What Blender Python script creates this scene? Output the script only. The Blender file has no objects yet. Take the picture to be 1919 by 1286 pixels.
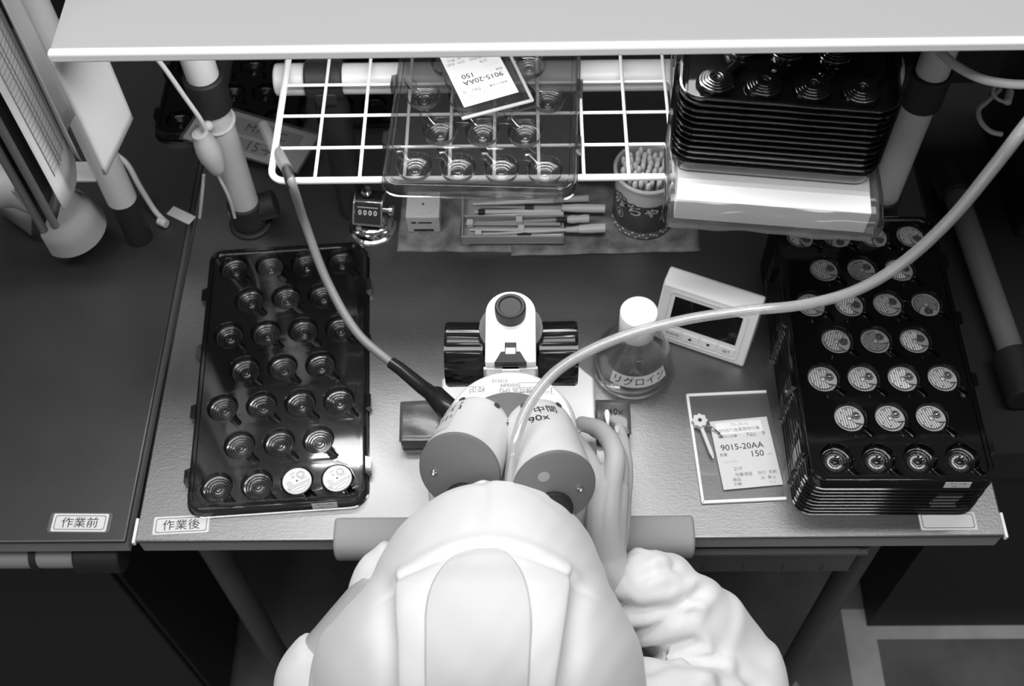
import bpy, bmesh, math, random
from mathutils import Vector, Matrix
from mathutils.geometry import tessellate_polygon
random.seed(7)
PI = math.pi
SC = bpy.context.scene
COL = SC.collection

# ------------------------------------------------------------------ camera, world, lights, exposure
# measurements: millimetres; origin on the bench top under the lens, x right, y away, z up. BZ = bench height in metres
BZ = 0.75
HB = 930.183
F_PX = 2165.0
C_R = Vector((0.99986, 0.00015, -0.01671)).normalized()
C_F = Vector((-0.0141, 0.54341, -0.83935)).normalized()
C_U = C_R.cross(C_F).normalized()
C_R = C_F.cross(C_U).normalized()

def W(x, y, z):
    return Vector((x/1000, y/1000, z/1000 + BZ))

cam_d = bpy.data.cameras.new('camera')
cam = bpy.data.objects.new('camera', cam_d)
COL.objects.link(cam)
cam.matrix_world = Matrix((
    (C_R.x, C_U.x, -C_F.x, 0), (C_R.y, C_U.y, -C_F.y, 0),
    (C_R.z, C_U.z, -C_F.z, HB/1000 + BZ), (0, 0, 0, 1)))
cam_d.sensor_width = 36
cam_d.lens = F_PX/1919*36
cam_d.clip_start = 0.02
cam_d.dof.use_dof = True
cam_d.dof.focus_distance = 0.90
cam_d.dof.aperture_fstop = 11
SC.camera = cam

world = bpy.data.worlds.new('world')
SC.world = world
world.use_nodes = True
world.node_tree.nodes['Background'].inputs[0].default_value = (1, 1, 1, 1)
world.node_tree.nodes['Background'].inputs[1].default_value = 0.075

def area(name, x, y, z, sx, sy, power, rot=(0, 0, 0)):
    l = bpy.data.lights.new(name, 'AREA')
    l.shape = 'RECTANGLE'; l.size = sx; l.size_y = sy; l.energy = power
    o = bpy.data.objects.new(name, l)
    o.location = W(x, y, z); o.rotation_euler = rot
    COL.objects.link(o)
    return o
area('ceiling_light', -100, 100, 1750, 1.8, 0.5, 17.5)
area('ceiling_light', 100, 950, 1750, 2.2, 0.25, 10)
area('ceiling_light', -1500, -1900, 1650, 1.0, 0.5, 6)
area('ceiling_light', 900, -2300, 1650, 1.0, 0.5, 6)
area('shelf_lamp_light', -60, 645, 336, 0.40, 0.03, 0.8, (0.25, 0, 0))

SC.view_settings.view_transform = 'Standard'
SC.view_settings.look = 'None'
SC.view_settings.gamma = 1
SC.view_settings.use_curve_mapping = False
SC.view_settings.exposure = 0.55
SC.cycles.transparent_max_bounces = 40
SC.cycles.max_bounces = 8

# ------------------------------------------------------------------ measuring helpers
def ray(px, py):
    return C_F + C_R*((px-959.5)/F_PX) - C_U*((py-643)/F_PX)
def at(px, py, z):
    d = ray(px, py); t = (z-HB)/d.z
    return Vector((0, 0, HB)) + d*t
def aty(px, py, y):
    d = ray(px, py); t = y/d.y
    return Vector((0, 0, HB)) + d*t
def proj(p):
    v = Vector(p) - Vector((0, 0, HB)); d = v.dot(C_F)
    return 959.5 + F_PX*v.dot(C_R)/d, 643 - F_PX*v.dot(C_U)/d
def frame(o, xd, yd):
    xd = Vector(xd).normalized(); yd = Vector(yd)
    z = xd.cross(yd).normalized(); y = z.cross(xd)
    return Matrix(((xd.x, y.x, z.x, o[0]), (xd.y, y.y, z.y, o[1]), (xd.z, y.z, z.z, o[2]), (0, 0, 0, 1)))
def T(x, y, z, rz=0):
    return Matrix.Translation((x, y, z)) @ Matrix.Rotation(rz, 4, 'Z')
def spline(pts, n=8):
    P = [Vector(p) for p in pts]; out = []
    for i in range(len(P)-1):
        a = P[i-1] if i else P[0]*2-P[1]
        b, c = P[i], P[i+1]
        d = P[i+2] if i+2 < len(P) else P[-1]*2-P[-2]
        for k in range(n):
            t = k/n
            out.append(0.5*((2*b)+(c-a)*t+(2*a-5*b+4*c-d)*t*t+(3*b-a-3*c+d)*t**3))
    out.append(P[-1]); return out
def rr(x0, x1, y0, y1, r, n=6):
    o = []
    for cx, cy, a in ((x1-r, y1-r, 0), (x0+r, y1-r, PI/2), (x0+r, y0+r, PI), (x1-r, y0+r, 3*PI/2)):
        for k in range(n+1):
            b = a + k/n*PI/2
            o.append((cx+r*math.cos(b), cy+r*math.sin(b)))
    return o

# ------------------------------------------------------------------ materials
MATS = {}
def mat(name, v, rough=0.5, metal=0.0, spec=0.5, bump=0.0, bscale=200, var=0.0, vscale=20, aniso=False, sheen=0, trans=0):
    if name in MATS: return MATS[name]
    m = bpy.data.materials.new(name); m.use_nodes = True
    nt = m.node_tree; b = nt.nodes['Principled BSDF']
    b.inputs['Base Color'].default_value = (v, v, v, 1)
    b.inputs['Roughness'].default_value = rough
    b.inputs['Metallic'].default_value = metal
    b.inputs['Specular IOR Level'].default_value = spec
    if sheen: b.inputs['Sheen Weight'].default_value = sheen
    if trans: b.inputs['Subsurface Weight'].default_value = trans; b.inputs['Subsurface Radius'].default_value = (.006, .006, .006)
    tc = nt.nodes.new('ShaderNodeTexCoord')
    if var:
        n = nt.nodes.new('ShaderNodeTexNoise'); n.inputs['Scale'].default_value = vscale; n.inputs['Detail'].default_value = 6
        r = nt.nodes.new('ShaderNodeMapRange')
        r.inputs['From Min'].default_value = .3; r.inputs['From Max'].default_value = .7
        r.inputs['To Min'].default_value = max(0, v*(1-var)); r.inputs['To Max'].default_value = min(1, v*(1+var))
        nt.links.new(tc.outputs['Object'], n.inputs['Vector']); nt.links.new(n.outputs['Fac'], r.inputs['Value'])
        nt.links.new(r.outputs['Result'], b.inputs['Base Color'])
    if bump:
        n2 = nt.nodes.new('ShaderNodeTexNoise'); n2.inputs['Scale'].default_value = bscale; n2.inputs['Detail'].default_value = 3
        bp = nt.nodes.new('ShaderNodeBump'); bp.inputs['Strength'].default_value = bump; bp.inputs['Distance'].default_value = 0.001
        nt.links.new(tc.outputs['Object'], n2.inputs['Vector']); nt.links.new(n2.outputs['Fac'], bp.inputs['Height'])
        nt.links.new(bp.outputs['Normal'], b.inputs['Normal'])
    MATS[name] = m
    return m
def clear(name, t, gloss_rough=0.06, ior=1.5, body=0.0, bodyv=0.1):
    """thin clear plastic: straight transmission, Fresnel gloss and a little body colour"""
    if name in MATS: return MATS[name]
    m = bpy.data.materials.new(name); m.use_nodes = True
    nt = m.node_tree; nt.nodes.remove(nt.nodes['Principled BSDF'])
    out = nt.nodes['Material Output']
    tr = nt.nodes.new('ShaderNodeBsdfTransparent'); tr.inputs[0].default_value = (t, t, t, 1)
    gl = nt.nodes.new('ShaderNodeBsdfGlossy'); gl.inputs['Roughness'].default_value = gloss_rough; gl.inputs[0].default_value = (1, 1, 1, 1)
    # Schlick reflectance from the facing angle, the same on both faces of the thin sheet
    ge = nt.nodes.new('ShaderNodeNewGeometry'); dt = nt.nodes.new('ShaderNodeVectorMath'); dt.operation = 'DOT_PRODUCT'
    nt.links.new(ge.outputs['Normal'], dt.inputs[0]); nt.links.new(ge.outputs['Incoming'], dt.inputs[1])
    def mth(op, a, b):
        n = nt.nodes.new('ShaderNodeMath'); n.operation = op
        for i, q in enumerate((a, b)):
            if q is None: continue
            if isinstance(q, (int, float)): n.inputs[i].default_value = q
            else: nt.links.new(q, n.inputs[i])
        return n.outputs[0]
    f0 = ((ior-1)/(ior+1))**2
    fr = mth('ADD', mth('MULTIPLY', mth('POWER', mth('SUBTRACT', 1.0, mth('ABSOLUTE', dt.outputs['Value'], None)), 5.0), 1-f0), f0)
    mx = nt.nodes.new('ShaderNodeMixShader')
    # absorption grows with the slant path through the sheet
    ab = mth('MAXIMUM', mth('ABSOLUTE', dt.outputs['Value'], None), 0.10)
    tv = mth('POWER', t, mth('DIVIDE', 1.0, ab))
    nt.links.new(tv, tr.inputs[0])
    base = tr.outputs[0]
    if body:
        df = nt.nodes.new('ShaderNodeBsdfDiffuse'); df.inputs[0].default_value = (bodyv, bodyv, bodyv, 1)
        m0 = nt.nodes.new('ShaderNodeMixShader'); m0.inputs[0].default_value = body
        nt.links.new(tr.outputs[0], m0.inputs[1]); nt.links.new(df.outputs[0], m0.inputs[2]); base = m0.outputs[0]
    nt.links.new(fr, mx.inputs[0]); nt.links.new(base, mx.inputs[1]); nt.links.new(gl.outputs[0], mx.inputs[2])
    nt.links.new(mx.outputs[0], out.inputs[0])
    MATS[name] = m
    return m

def steel_mat():
    m = mat('brushed_steel', 0.26, 0.34, 1.0)
    nt = m.node_tree; b = nt.nodes['Principled BSDF']
    tc = nt.nodes.new('ShaderNodeTexCoord')
    mp = nt.nodes.new('ShaderNodeMapping'); mp.inputs['Scale'].default_value = (60, 900, 60)
    n = nt.nodes.new('ShaderNodeTexNoise'); n.inputs['Scale'].default_value = 1.0; n.inputs['Detail'].default_value = 5
    bp = nt.nodes.new('ShaderNodeBump'); bp.inputs['Strength'].default_value = 0.10; bp.inputs['Distance'].default_value = 0.0006
    n2 = nt.nodes.new('ShaderNodeTexNoise'); n2.inputs['Scale'].default_value = 7; n2.inputs['Detail'].default_value = 8
    r = nt.nodes.new('ShaderNodeMapRange'); r.inputs['To Min'].default_value = 0.26; r.inputs['To Max'].default_value = 0.46
    vo = nt.nodes.new('ShaderNodeTexVoronoi'); vo.inputs['Scale'].default_value = 420
    b2 = nt.nodes.new('ShaderNodeBump'); b2.inputs['Strength'].default_value = 0.12; b2.inputs['Distance'].default_value = 0.0004
    nt.links.new(tc.outputs['Object'], mp.inputs[0]); nt.links.new(mp.outputs[0], n.inputs['Vector'])
    nt.links.new(n.outputs['Fac'], bp.inputs['Height'])
    nt.links.new(tc.outputs['Object'], vo.inputs['Vector']); nt.links.new(vo.outputs['Distance'], b2.inputs['Height'])
    nt.links.new(bp.outputs[0], b2.inputs['Normal']); nt.links.new(b2.outputs[0], b.inputs['Normal'])
    nt.links.new(tc.outputs['Object'], n2.inputs['Vector']); nt.links.new(n2.outputs['Fac'], r.inputs[0]); nt.links.new(r.outputs[0], b.inputs['Roughness'])
    return m
def stripe_mat(nm='striped_nickel', k=1.0):
    """nickelled bridges with fine parallel stripes"""
    m = mat(nm, 0.6*k, 0.34, 0.5)
    nt = m.node_tree; b = nt.nodes['Principled BSDF']
    tc = nt.nodes.new('ShaderNodeTexCoord'); w = nt.nodes.new('ShaderNodeTexWave')
    w.inputs['Scale'].default_value = 150; w.inputs['Distortion'].default_value = .4
    r = nt.nodes.new('ShaderNodeMapRange'); r.inputs['To Min'].default_value = .12*k; r.inputs['To Max'].default_value = .62*k
    nt.links.new(tc.outputs['Object'], w.inputs['Vector']); nt.links.new(w.outputs['Fac'], r.inputs[0]); nt.links.new(r.outputs[0], b.inputs['Base Color'])
    return m
def tex_wave_paper():
    """printed sheet: ruled grid lines"""
    m = mat('ruled_paper', 0.62, 0.8)
    nt = m.node_tree; b = nt.nodes['Principled BSDF']
    tc = nt.nodes.new('ShaderNodeTexCoord')
    w = nt.nodes.new('ShaderNodeTexWave'); w.bands_direction = 'Z'; w.inputs['Scale'].default_value = 58
    r = nt.nodes.new('ShaderNodeMapRange'); r.inputs['From Min'].default_value = 0; r.inputs['From Max'].default_value = .22
    r.inputs['To Min'].default_value = .36; r.inputs['To Max'].default_value = .62
    nt.links.new(tc.outputs['Object'], w.inputs['Vector']); nt.links.new(w.outputs['Fac'], r.inputs[0]); nt.links.new(r.outputs[0], b.inputs['Base Color'])
    return m

STEEL = steel_mat()
STRIPE = stripe_mat()
RULED = tex_wave_paper()
WHITE = mat('white_plastic', 0.80, 0.42)
ENAMEL = mat('ivory_enamel', 0.72, 0.35, bump=.02, bscale=900)
WIRE = mat('white_coated_wire', 0.85, 0.4)
BLACK = mat('black_plastic', 0.012, 0.25)
BLACKM = mat('matt_black_plastic', 0.014, 0.6)
RUBBER = mat('black_rubber', 0.016, 0.55, bump=.1, bscale=600)
DARK = mat('dark_grey_metal', 0.05, 0.45)
CHROME = mat('chrome', 0.75, 0.08, 1.0)
NICKEL = mat('nickel', 0.62, 0.28, 1.0)
MOVE = mat('rhodium_plate', 0.36, 0.36, 0.6)
KNOB = mat('black_gloss_knob', 0.006, 0.16)
GREYCAP = mat('grey_moulding', 0.155, 0.5, bump=.05, bscale=1500)
GREY = mat('grey_paint', 0.30, 0.5)
LIGHTGREY = mat('light_grey_paint', 0.45, 0.5)
SHELFP = mat('grey_shelf_paint', 0.42, 0.55, bump=.02, bscale=500)
LIP = mat('white_shelf_edge', 0.90, 0.45)
PIPE = mat('ivory_pipe', 0.62, 0.38)
PIPEG = mat('grey_pipe', 0.10, 0.5)
PAPER = mat('white_paper', 0.78, 0.85, bump=.03, bscale=300)
PAPER2 = mat('grey_paper', 0.48, 0.85)
BOARD = mat('white_board', 0.62, 0.6)
KRAFT = mat('greasy_brown_paper', 0.19, 0.6, var=.6, vscale=45, bump=.15, bscale=120)
INK = mat('black_ink', 0.012, 0.7)
INKG = mat('grey_ink', 0.22, 0.7)
INKL = mat('pale_ink', 0.42, 0.7)
SKIN = mat('skin', 0.47, 0.5, spec=.35, bump=.05, bscale=900, trans=.15)
NAIL = mat('nail', 0.62, 0.3)
HAIR = mat('black_hair', 0.012, 0.5)
CLOTH = mat('white_clean_cloth', 0.80, 0.9, bump=.06, bscale=1800, sheen=.2)
CLOTH2 = mat('thin_white_cloth', 0.66, 0.9, bump=.06, bscale=1800, sheen=.2)
FOAM = mat('grey_foam', 0.30, 0.75)
FLOORM = mat('dark_vinyl_floor', 0.16, 0.35, var=.35, vscale=9)
TAPE = mat('pale_floor_tape', 0.55, 0.6, var=.1, vscale=30)
WALLM = mat('dark_wall', 0.012, 0.8)
SMOKE = clear('smoked_tray_plastic', 0.60, 0.06, 1.9, body=.06, bodyv=.02)
CLEARP = clear('clear_tray_plastic', 0.79, 0.05, 1.9, body=.04, bodyv=.15)
DKTRAY = clear('dark_tray_plastic', 0.45, 0.07, 1.6, body=.16, bodyv=.012)
FILM = clear('clear_film', 0.90, 0.10, 1.4, body=.08, bodyv=.5)
GLASS = clear('bottle_glass', 0.975, 0.03, 1.6)
LIQUID = clear('clear_liquid', 0.985, 0.02, 1.4)
HOSE = clear('clear_hose', 0.90, 0.16, 1.9, body=.30, bodyv=.8)
MILKY = clear('milky_plastic', 0.85, 0.2, 1.45, body=.72, bodyv=.75)
SLEEVE = clear('clear_sleeve', 0.93, 0.06, 1.5, body=.06, bodyv=.5)
SCREEN = mat('black_screen', 0.006, 0.06)
CORDG = mat('grey_cord', 0.17, 0.45)
CORDW = mat('white_cord', 0.60, 0.45)
WRAP = mat('film_wrapped_grey', 0.075, 0.22, var=.2, vscale=60, bump=.25, bscale=90)
SIDESTEEL = mat('dark_bench_top', 0.06, 0.36, 0.6, bump=.06, bscale=300, var=.15, vscale=8)
WRAPD = mat('film_wrapped_black', 0.012, 0.25, bump=.35, bscale=70)

# ------------------------------------------------------------------ mesh builder (local millimetres)
_txt = {}
TMP = bpy.data.scenes.new("measuring")
def tmp_graph():
    vl = TMP.view_layers[0]; vl.update(); dg = vl.depsgraph; dg.update(); return dg
def text_geo(s, bold=0):
    if (s, bold) in _txt: return _txt[(s, bold)]
    c = bpy.data.curves.new('text', 'FONT'); c.body = s; c.size = 1; c.align_x = 'CENTER'; c.align_y = 'CENTER'; c.resolution_u = 3; c.offset = bold
    o = bpy.data.objects.new('text', c); TMP.collection.objects.link(o)
    dg = tmp_graph()
    me = bpy.data.meshes.new_from_object(o.evaluated_get(dg))
    v = [tuple(p.co) for p in me.vertices]; f = [tuple(p.vertices) for p in me.polygons]
    bpy.data.objects.remove(o); bpy.data.curves.remove(c); bpy.data.meshes.remove(me)
    _txt[(s, bold)] = (v, f)
    return v, f

class MB:
    def __init__(s): s.v = []; s.f = []; s.m = []
    def add(s, vs, fs, mi=0, M=None):
        b = len(s.v)
        for p in vs:
            p = Vector(p)
            s.v.append(M @ p if M else p)
        for f in fs: s.f.append(tuple(b+i for i in f)); s.m.append(mi)
        return s
    def box(s, x0, x1, y0, y1, z0, z1, mi=0, M=None):
        vs = [(x, y, z) for z in (z0, z1) for y in (y0, y1) for x in (x0, x1)]
        return s.add(vs, [(0, 2, 3, 1), (4, 5, 7, 6), (0, 1, 5, 4), (2, 6, 7, 3), (0, 4, 6, 2), (1, 3, 7, 5)], mi, M)
    def prism(s, ol, z0, z1, mi=0, M=None, top=1.0):
        n = len(ol); cx = sum(p[0] for p in ol)/n; cy = sum(p[1] for p in ol)/n
        vs = [(x, y, z0) for x, y in ol] + [(cx+(x-cx)*top, cy+(y-cy)*top, z1) for x, y in ol]
        fs = [(i, (i+1) % n, n+(i+1) % n, n+i) for i in range(n)] + [tuple(range(n-1, -1, -1)), tuple(range(n, 2*n))]
        return s.add(vs, fs, mi, M)
    def lathe(s, prof, n=32, mi=0, M=None, a0=0, a1=2*PI):
        full = abs(a1-a0-2*PI) < 1e-6; m = n if full else n+1
        vs = []; fs = []
        for r, z in prof:
            for k in range(m):
                a = a0+(a1-a0)*k/n; vs.append((r*math.cos(a), r*math.sin(a), z))
        for i in range(len(prof)-1):
            for k in range(n):
                k2 = (k+1) % m
                fs.append((i*m+k, i*m+k2, (i+1)*m+k2, (i+1)*m+k))
        return s.add(vs, fs, mi, M)
    def cyl(s, a, b, ra, rb=None, n=24, mi=0, M=None):
        rb = ra if rb is None else rb
        return s.tube([a, b], [ra, rb], n, mi, M)
    def tube(s, pts, r, n=12, mi=0, M=None, caps=True, sy=1.0):
        P = [Vector(p) for p in pts]; k = len(P)
        R = list(r) if isinstance(r, (list, tuple)) else [r]*k
        if len(R) != k: R = [R[0]+(R[-1]-R[0])*i/(k-1) for i in range(k)] if len(R) == 2 else [R[min(len(R)-1, int(i/(k-1)*(len(R)-1)+.5))] for i in range(k)]
        vs = []; fs = []; u = None
        for i in range(k):
            t = (P[min(i+1, k-1)]-P[max(i-1, 0)]).normalized()
            if u is None:
                u = t.orthogonal().normalized()
                if abs(t.z) < .9: u = t.cross(Vector((0, 0, 1))).normalized()
            u = (u - t*u.dot(t)).normalized(); w = t.cross(u)
            for j in range(n):
                a = 2*PI*j/n
                vs.append(P[i]+u*(R[i]*math.cos(a))+w*(R[i]*sy*math.sin(a)))
        for i in range(k-1):
            for j in range(n):
                fs.append((i*n+j, i*n+(j+1) % n, (i+1)*n+(j+1) % n, (i+1)*n+j))
        if caps: fs += [tuple(range(n-1, -1, -1)), tuple(range((k-1)*n, k*n))]
        return s.add(vs, fs, mi, M)
    def sphere(s, c, r, n=16, mi=0, M=None):
        rx, ry, rz = (r, r, r) if not isinstance(r, (tuple, list)) else r
        vs = []; fs = []; h = n//2
        for i in range(h+1):
            p = PI*i/h
            for j in range(n):
                a = 2*PI*j/n
                vs.append((c[0]+rx*math.sin(p)*math.cos(a), c[1]+ry*math.sin(p)*math.sin(a), c[2]+rz*math.cos(p)))
        for i in range(h):
            for j in range(n):
                fs.append((i*n+j, (i+1)*n+j, (i+1)*n+(j+1) % n, i*n+(j+1) % n))
        return s.add(vs, fs, mi, M)
    def grid(s, fn, nu, nv, mi=0, M=None):
        vs = [fn(i/nu, j/nv) for j in range(nv+1) for i in range(nu+1)]
        fs = [(j*(nu+1)+i, j*(nu+1)+i+1, (j+1)*(nu+1)+i+1, (j+1)*(nu+1)+i) for j in range(nv) for i in range(nu)]
        return s.add(vs, fs, mi, M)
    def text(s, t, size, M, mi=0, sx=1.0, bend=None, bold=0):
        v, f = text_geo(t, bold)
        vs = [(x*size*sx, y*size, 0) for x, y, z in v]
        if bend: vs = [bend(p) for p in vs]
        return s.add(vs, f, mi, M)

def finish(me, smooth=35):
    me.update()
    if smooth:
        me.polygons.foreach_set('use_smooth', [True]*len(me.polygons))
        try: me.set_sharp_from_angle(angle=math.radians(smooth))
        except Exception: pass
    me.update()

def mesh(name, mb, mats, smooth=35):
    me = bpy.data.meshes.new(name)
    me.from_pydata([v/1000 for v in mb.v], [], mb.f)
    mats = mats if isinstance(mats, (list, tuple)) else [mats]
    for m in mats: me.materials.append(m)
    if len(mats) > 1: me.polygons.foreach_set('material_index', mb.m)
    bm = bmesh.new(); bm.from_mesh(me)
    bmesh.ops.remove_doubles(bm, verts=bm.verts, dist=1e-6)
    bm.to_mesh(me); bm.free()
    finish(me, smooth)
    return me

def obj(name, mb, mats, parent=None, bevel=0, smooth=35, solid=0, label=None, seg=2):
    me = mb if isinstance(mb, bpy.types.Mesh) else mesh(name, mb, mats, smooth)
    o = bpy.data.objects.new(name, me); COL.objects.link(o)
    if parent: o.parent = parent
    if solid:
        md = o.modifiers.new('solidify', 'SOLIDIFY'); md.thickness = solid/1000; md.offset = 0
    if bevel:
        md = o.modifiers.new('bevel', 'BEVEL'); md.width = bevel/1000; md.segments = seg; md.limit_method = 'ANGLE'; md.angle_limit = math.radians(40)
        md.harden_normals = False
    if label: o['label'] = label
    return o
def tag(o, label, cat, group=None, kind=None):
    if label: o['label'] = label
    if cat: o['category'] = cat
    if group: o['group'] = group
    if kind: o['kind'] = kind
    return o
def thing(name, label, cat, loc=(0, 0, 0), rz=0, group=None):
    o = bpy.data.objects.new(name, None); COL.objects.link(o); o.empty_display_size = .02
    o.location = W(*loc); o.rotation_euler = (0, 0, rz)
    return tag(o, label, cat, group)
def place(o, loc, rz=0, rx=0):
    o.location = W(*loc); o.rotation_euler = (rx, 0, rz); return o
def struct(name, mb, mats, **k):
    o = obj(name, mb, mats, **k); o['kind'] = 'structure'; o.location = (0, 0, BZ); return o
def copy_tree(o, parent=None):
    c = o.copy(); COL.objects.link(c)
    if parent: c.parent = parent
    for ch in list(o.children): copy_tree(ch, c)
    return c
def applied(mb, mods, mats, name='mesh', smooth=35):
    """evaluate modifiers once and return the resulting mesh"""
    o = obj(name, mb, mats, smooth=0)
    for typ, kw in mods:
        md = o.modifiers.new(typ, typ)
        for k, v in kw.items(): setattr(md, k, v)
    COL.objects.unlink(o); TMP.collection.objects.link(o)
    dg = tmp_graph()
    me = bpy.data.meshes.new_from_object(o.evaluated_get(dg))
    me.name = name
    old = o.data; bpy.data.objects.remove(o); bpy.data.meshes.remove(old)
    finish(me, smooth)
    return me
def mesh_to_mb(me, mb, mi=0):
    mb.add([v.co*1000 for v in me.vertices], [tuple(p.vertices) for p in me.polygons], mi)
def local(pts, o):
    o = Vector(o); return [Vector(p)-o for p in pts]
#PART2
# ------------------------------------------------------------------ the room
mb = MB(); mb.box(-3200, 3200, -2200, 1620, -790, -750); struct('floor', mb, FLOORM)
mb = MB(); mb.box(-3200, 3200, 1600, 1640, -750, 1900); struct('wall_back', mb, WALLM)
mb = MB()
p0 = at(1570, 1140, -750); p1 = at(1607, 1286, -750); tx = p0.x+4
mb.box(tx, tx+900, 560, 606, -750, -749.2)
mb.box(tx, tx+46, 100, 560, -750, -749.2)
struct('trim_1', mb, TAPE)

# ------------------------------------------------------------------ benches
def label_plate(mb_paper, M, w, h, text, clear_edge=True):
    mb_paper.prism(rr(-w/2, w/2, -h/2, h/2, 1.6), 0, .35, 0, M)
    # ruled border
    o = rr(-w/2+2.2, w/2-2.2, -h/2+1.8, h/2-1.8, 2.2); i = rr(-w/2+2.7, w/2-2.7, -h/2+2.3, h/2-2.3, 1.9); n = len(o)
    mb_paper.add([(x, y, .42) for x, y in o]+[(x, y, .42) for x, y in i], [(k, (k+1) % n, n+(k+1) % n, n+k) for k in range(n)], 1, M)
    if text: mb_paper.text(text, h*.62, M @ T(0, -.6, .45), 1, sx=1.05)

def bench_top(root, x0, x1, top):
    m = MB(); m.box(x0, x1, 0, 650, -4, 0); obj('steel_top', m, top, root, bevel=1.9, seg=4)
    m = MB(); m.box(x0+2, x1-2, 1.5, 640, -24, -4.2); obj('apron', m, GREY, root, bevel=.8)

OB = (32.5, 400, 0)
bench = thing('workbench', 'stainless steel topped workbench carrying the microscope and tray stacks', 'workbench', (OB[0], OB[1], 0))
bench_top(bench, -344.5-32.5+.5, 409.5-32.5, STEEL)
for sx, nm in ((-1, 0), (1, 0)):
    m = MB()
    cx = (-344.5 if sx < 0 else 409.5)-32.5
    m.box(cx-1.6 if sx > 0 else cx-1.2, cx+1.2 if sx > 0 else cx+1.6, -1.5, 22, -5, 1.2)
    obj('corner_guard', m, WHITE, bench, bevel=.8)
for x, y in ((-352, 60), (303, 60), (-352, 620), (340, 620)):
    m = MB(); m.cyl((x, y, -24), (x, y, -735), 14); m.cyl((x, y, -735), (x, y, -750), 20, 22)
    lg = obj('leg', m, PIPEG, bench)
    m = MB(); m.tube([(x, y, -95), (x, y, -42)], 19, 20); m.box(x-22, x+2, y-12, y+12, -84, -56)
    obj('pipe_joint', m, BLACKM, lg, bevel=2)
m = MB(); m.cyl((-350, 620, -300), (340, 620, -300), 14)
obj('cross_pipe', m, PIPEG, bench)
# foot of the front right leg carries a pale bumper ring
m = MB(); m.tube([(303+34*math.cos(a), 60+34*math.sin(a), -690) for a in [2*PI*k/32 for k in range(33)]], 7, 10)
obj('bumper_ring', m, LIGHTGREY, bench, label='pale bumper ring round the foot of the leg')
# clear shallow drawer hung under the top
m = MB()
x0, x1, y0, y1 = 60, 262, 2, 300
m.box(x0, x1, y0, y1, -82, -80); m.box(x0, x1, y0, y0+2.5, -80, -34); m.box(x1-2.5, x1, y0, y1, -80, -34); m.box(x0, x0+2.5, y0, y1, -80, -34)
m.box(x0-4, x1+4, y0-4, y0+2, -36, -32); m.box(x1-3, x1+6, y0, y1, -36, -32)
for k in range(5): m.box(x0+30+k*36, x0+31.5+k*36, y0-1, y0, -80, -64)
obj('shallow_drawer', m, clear('cloudy_drawer', .75, .3, 1.4, body=.35, bodyv=.16), bench, label='cloudy clear drawer under the right side of the bench')
m = MB(); m.box(246, 258, 6, 60, -78, -36); obj('drawer_label_holder', m, GREY, bench)
for (px, py, txt, rot, lb) in ((340, 984, '作業後', .045, 'white label lettered 作業後 by the left corner'), (1776, 977, '', .0, 'white bordered label half under the tray stack')):
    c = at(px, py, 0)
    m = MB(); label_plate(m, T(c.x-OB[0], c.y-OB[1], 0.05, rot), 49, 17, txt)
    lp = obj('bench_label', m, [mat('label_paper', .62, .5), INK], bench, label=lb)

side = thing('side_bench', 'dark topped bench across the gap on the left', 'workbench', (-700, 400, 0))
bench_top(side, -400, 348.5, SIDESTEEL)
for x, y in ((-360, 20), (-360, 600)):
    m = MB(); m.cyl((x, y, -24), (x, y, -750), 14); obj('leg', m, PIPEG, side)
for x in (-380, 290):
    m = MB(); m.cyl((x, 20, -24), (x, 20, -50), 10); obj('rail_bracket', m, DARK, side)
m = MB(); m.cyl((-400, 12, -52), (292, 12, -52), 14); obj('front_rail', m, mat('rail_pipe', .26, .5), side)
m = MB(); m.cyl((248, 12, -52), (254, 12, -52), 15.5); obj('rail_band', m, BLACKM, side)
m = MB(); m.tube([(288, 12, -52), (330, 12, -52)], 18.5, 20); obj('rail_joint', m, BLACKM, side, bevel=2)
c = at(150, 980, 0)
m = MB(); label_plate(m, T(c.x+700, c.y-400, .05, -.015), 49, 17, '作業前'); obj('bench_label', m, [MATS['label_paper'], INK], side, label='white label lettered 作業前')
m = MB(); m.prism(rr(-27.5, 27.5, -9.5, 9.5, 3), 0, .18, 0, T(c.x+700, c.y-400, .0, -.015)); obj('label_cover', m, clear('label_film', .85, .15, 1.4, body=.2, bodyv=.5), side)

cab = thing('added_cabinet', 'added black cabinet keeping the space under the left side bench dark', 'cabinet', (-760, 520, -749.9))  # added black block, only there to darken the space under the side bench
m = MB(); m.box(-330, 330, -66, 90, 40, 640); obj('body', m, BLACKM, cab, bevel=3)
m = MB(); m.box(-320, 320, -50, 80, 0, 40); obj('plinth', m, BLACKM, cab)
for k in range(2):
    m = MB(); m.box(-326+k*328, -2+k*328, -72, -66.2, 46, 634); dr = obj('door', m, BLACKM, cab, bevel=2)
    m = MB(); m.box(-30+k*48, -18+k*48, -80, -72, 480, 600); obj('handle', m, DARK, dr, bevel=2)

# foam arm rest along the front edge
m = MB(); L = 311
prof = [(0, 0)] + [(-2-14*math.sin(a)+0, 9*math.cos(a)-9+9.5) for a in [PI*k/10 for k in range(11)]]
ol = [(19, .3), (19, 7), (15, 9.5), (2, 9.5), (-7, 7), (-12, 1), (-13.5, -6), (-12.5, -15), (-9, -22), (-1, -24.5), (-1, .3)]
vs = [(-L/2, y, z) for y, z in ol]+[(L/2, y, z) for y, z in ol]; n = len(ol)
m.add(vs, [(i, n+i, n+(i+1) % n, (i+1) % n) for i in range(n)]+[tuple(range(n)), tuple(range(2*n-1, n-1, -1))])
arm = obj('arm_rest_pad', m, FOAM, bevel=3, smooth=60, seg=3)
arm.location = W(-14, 400, 0)
tag(arm, 'grey foam arm rest roll clipped over the front edge of the bench', 'arm rest')

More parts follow.
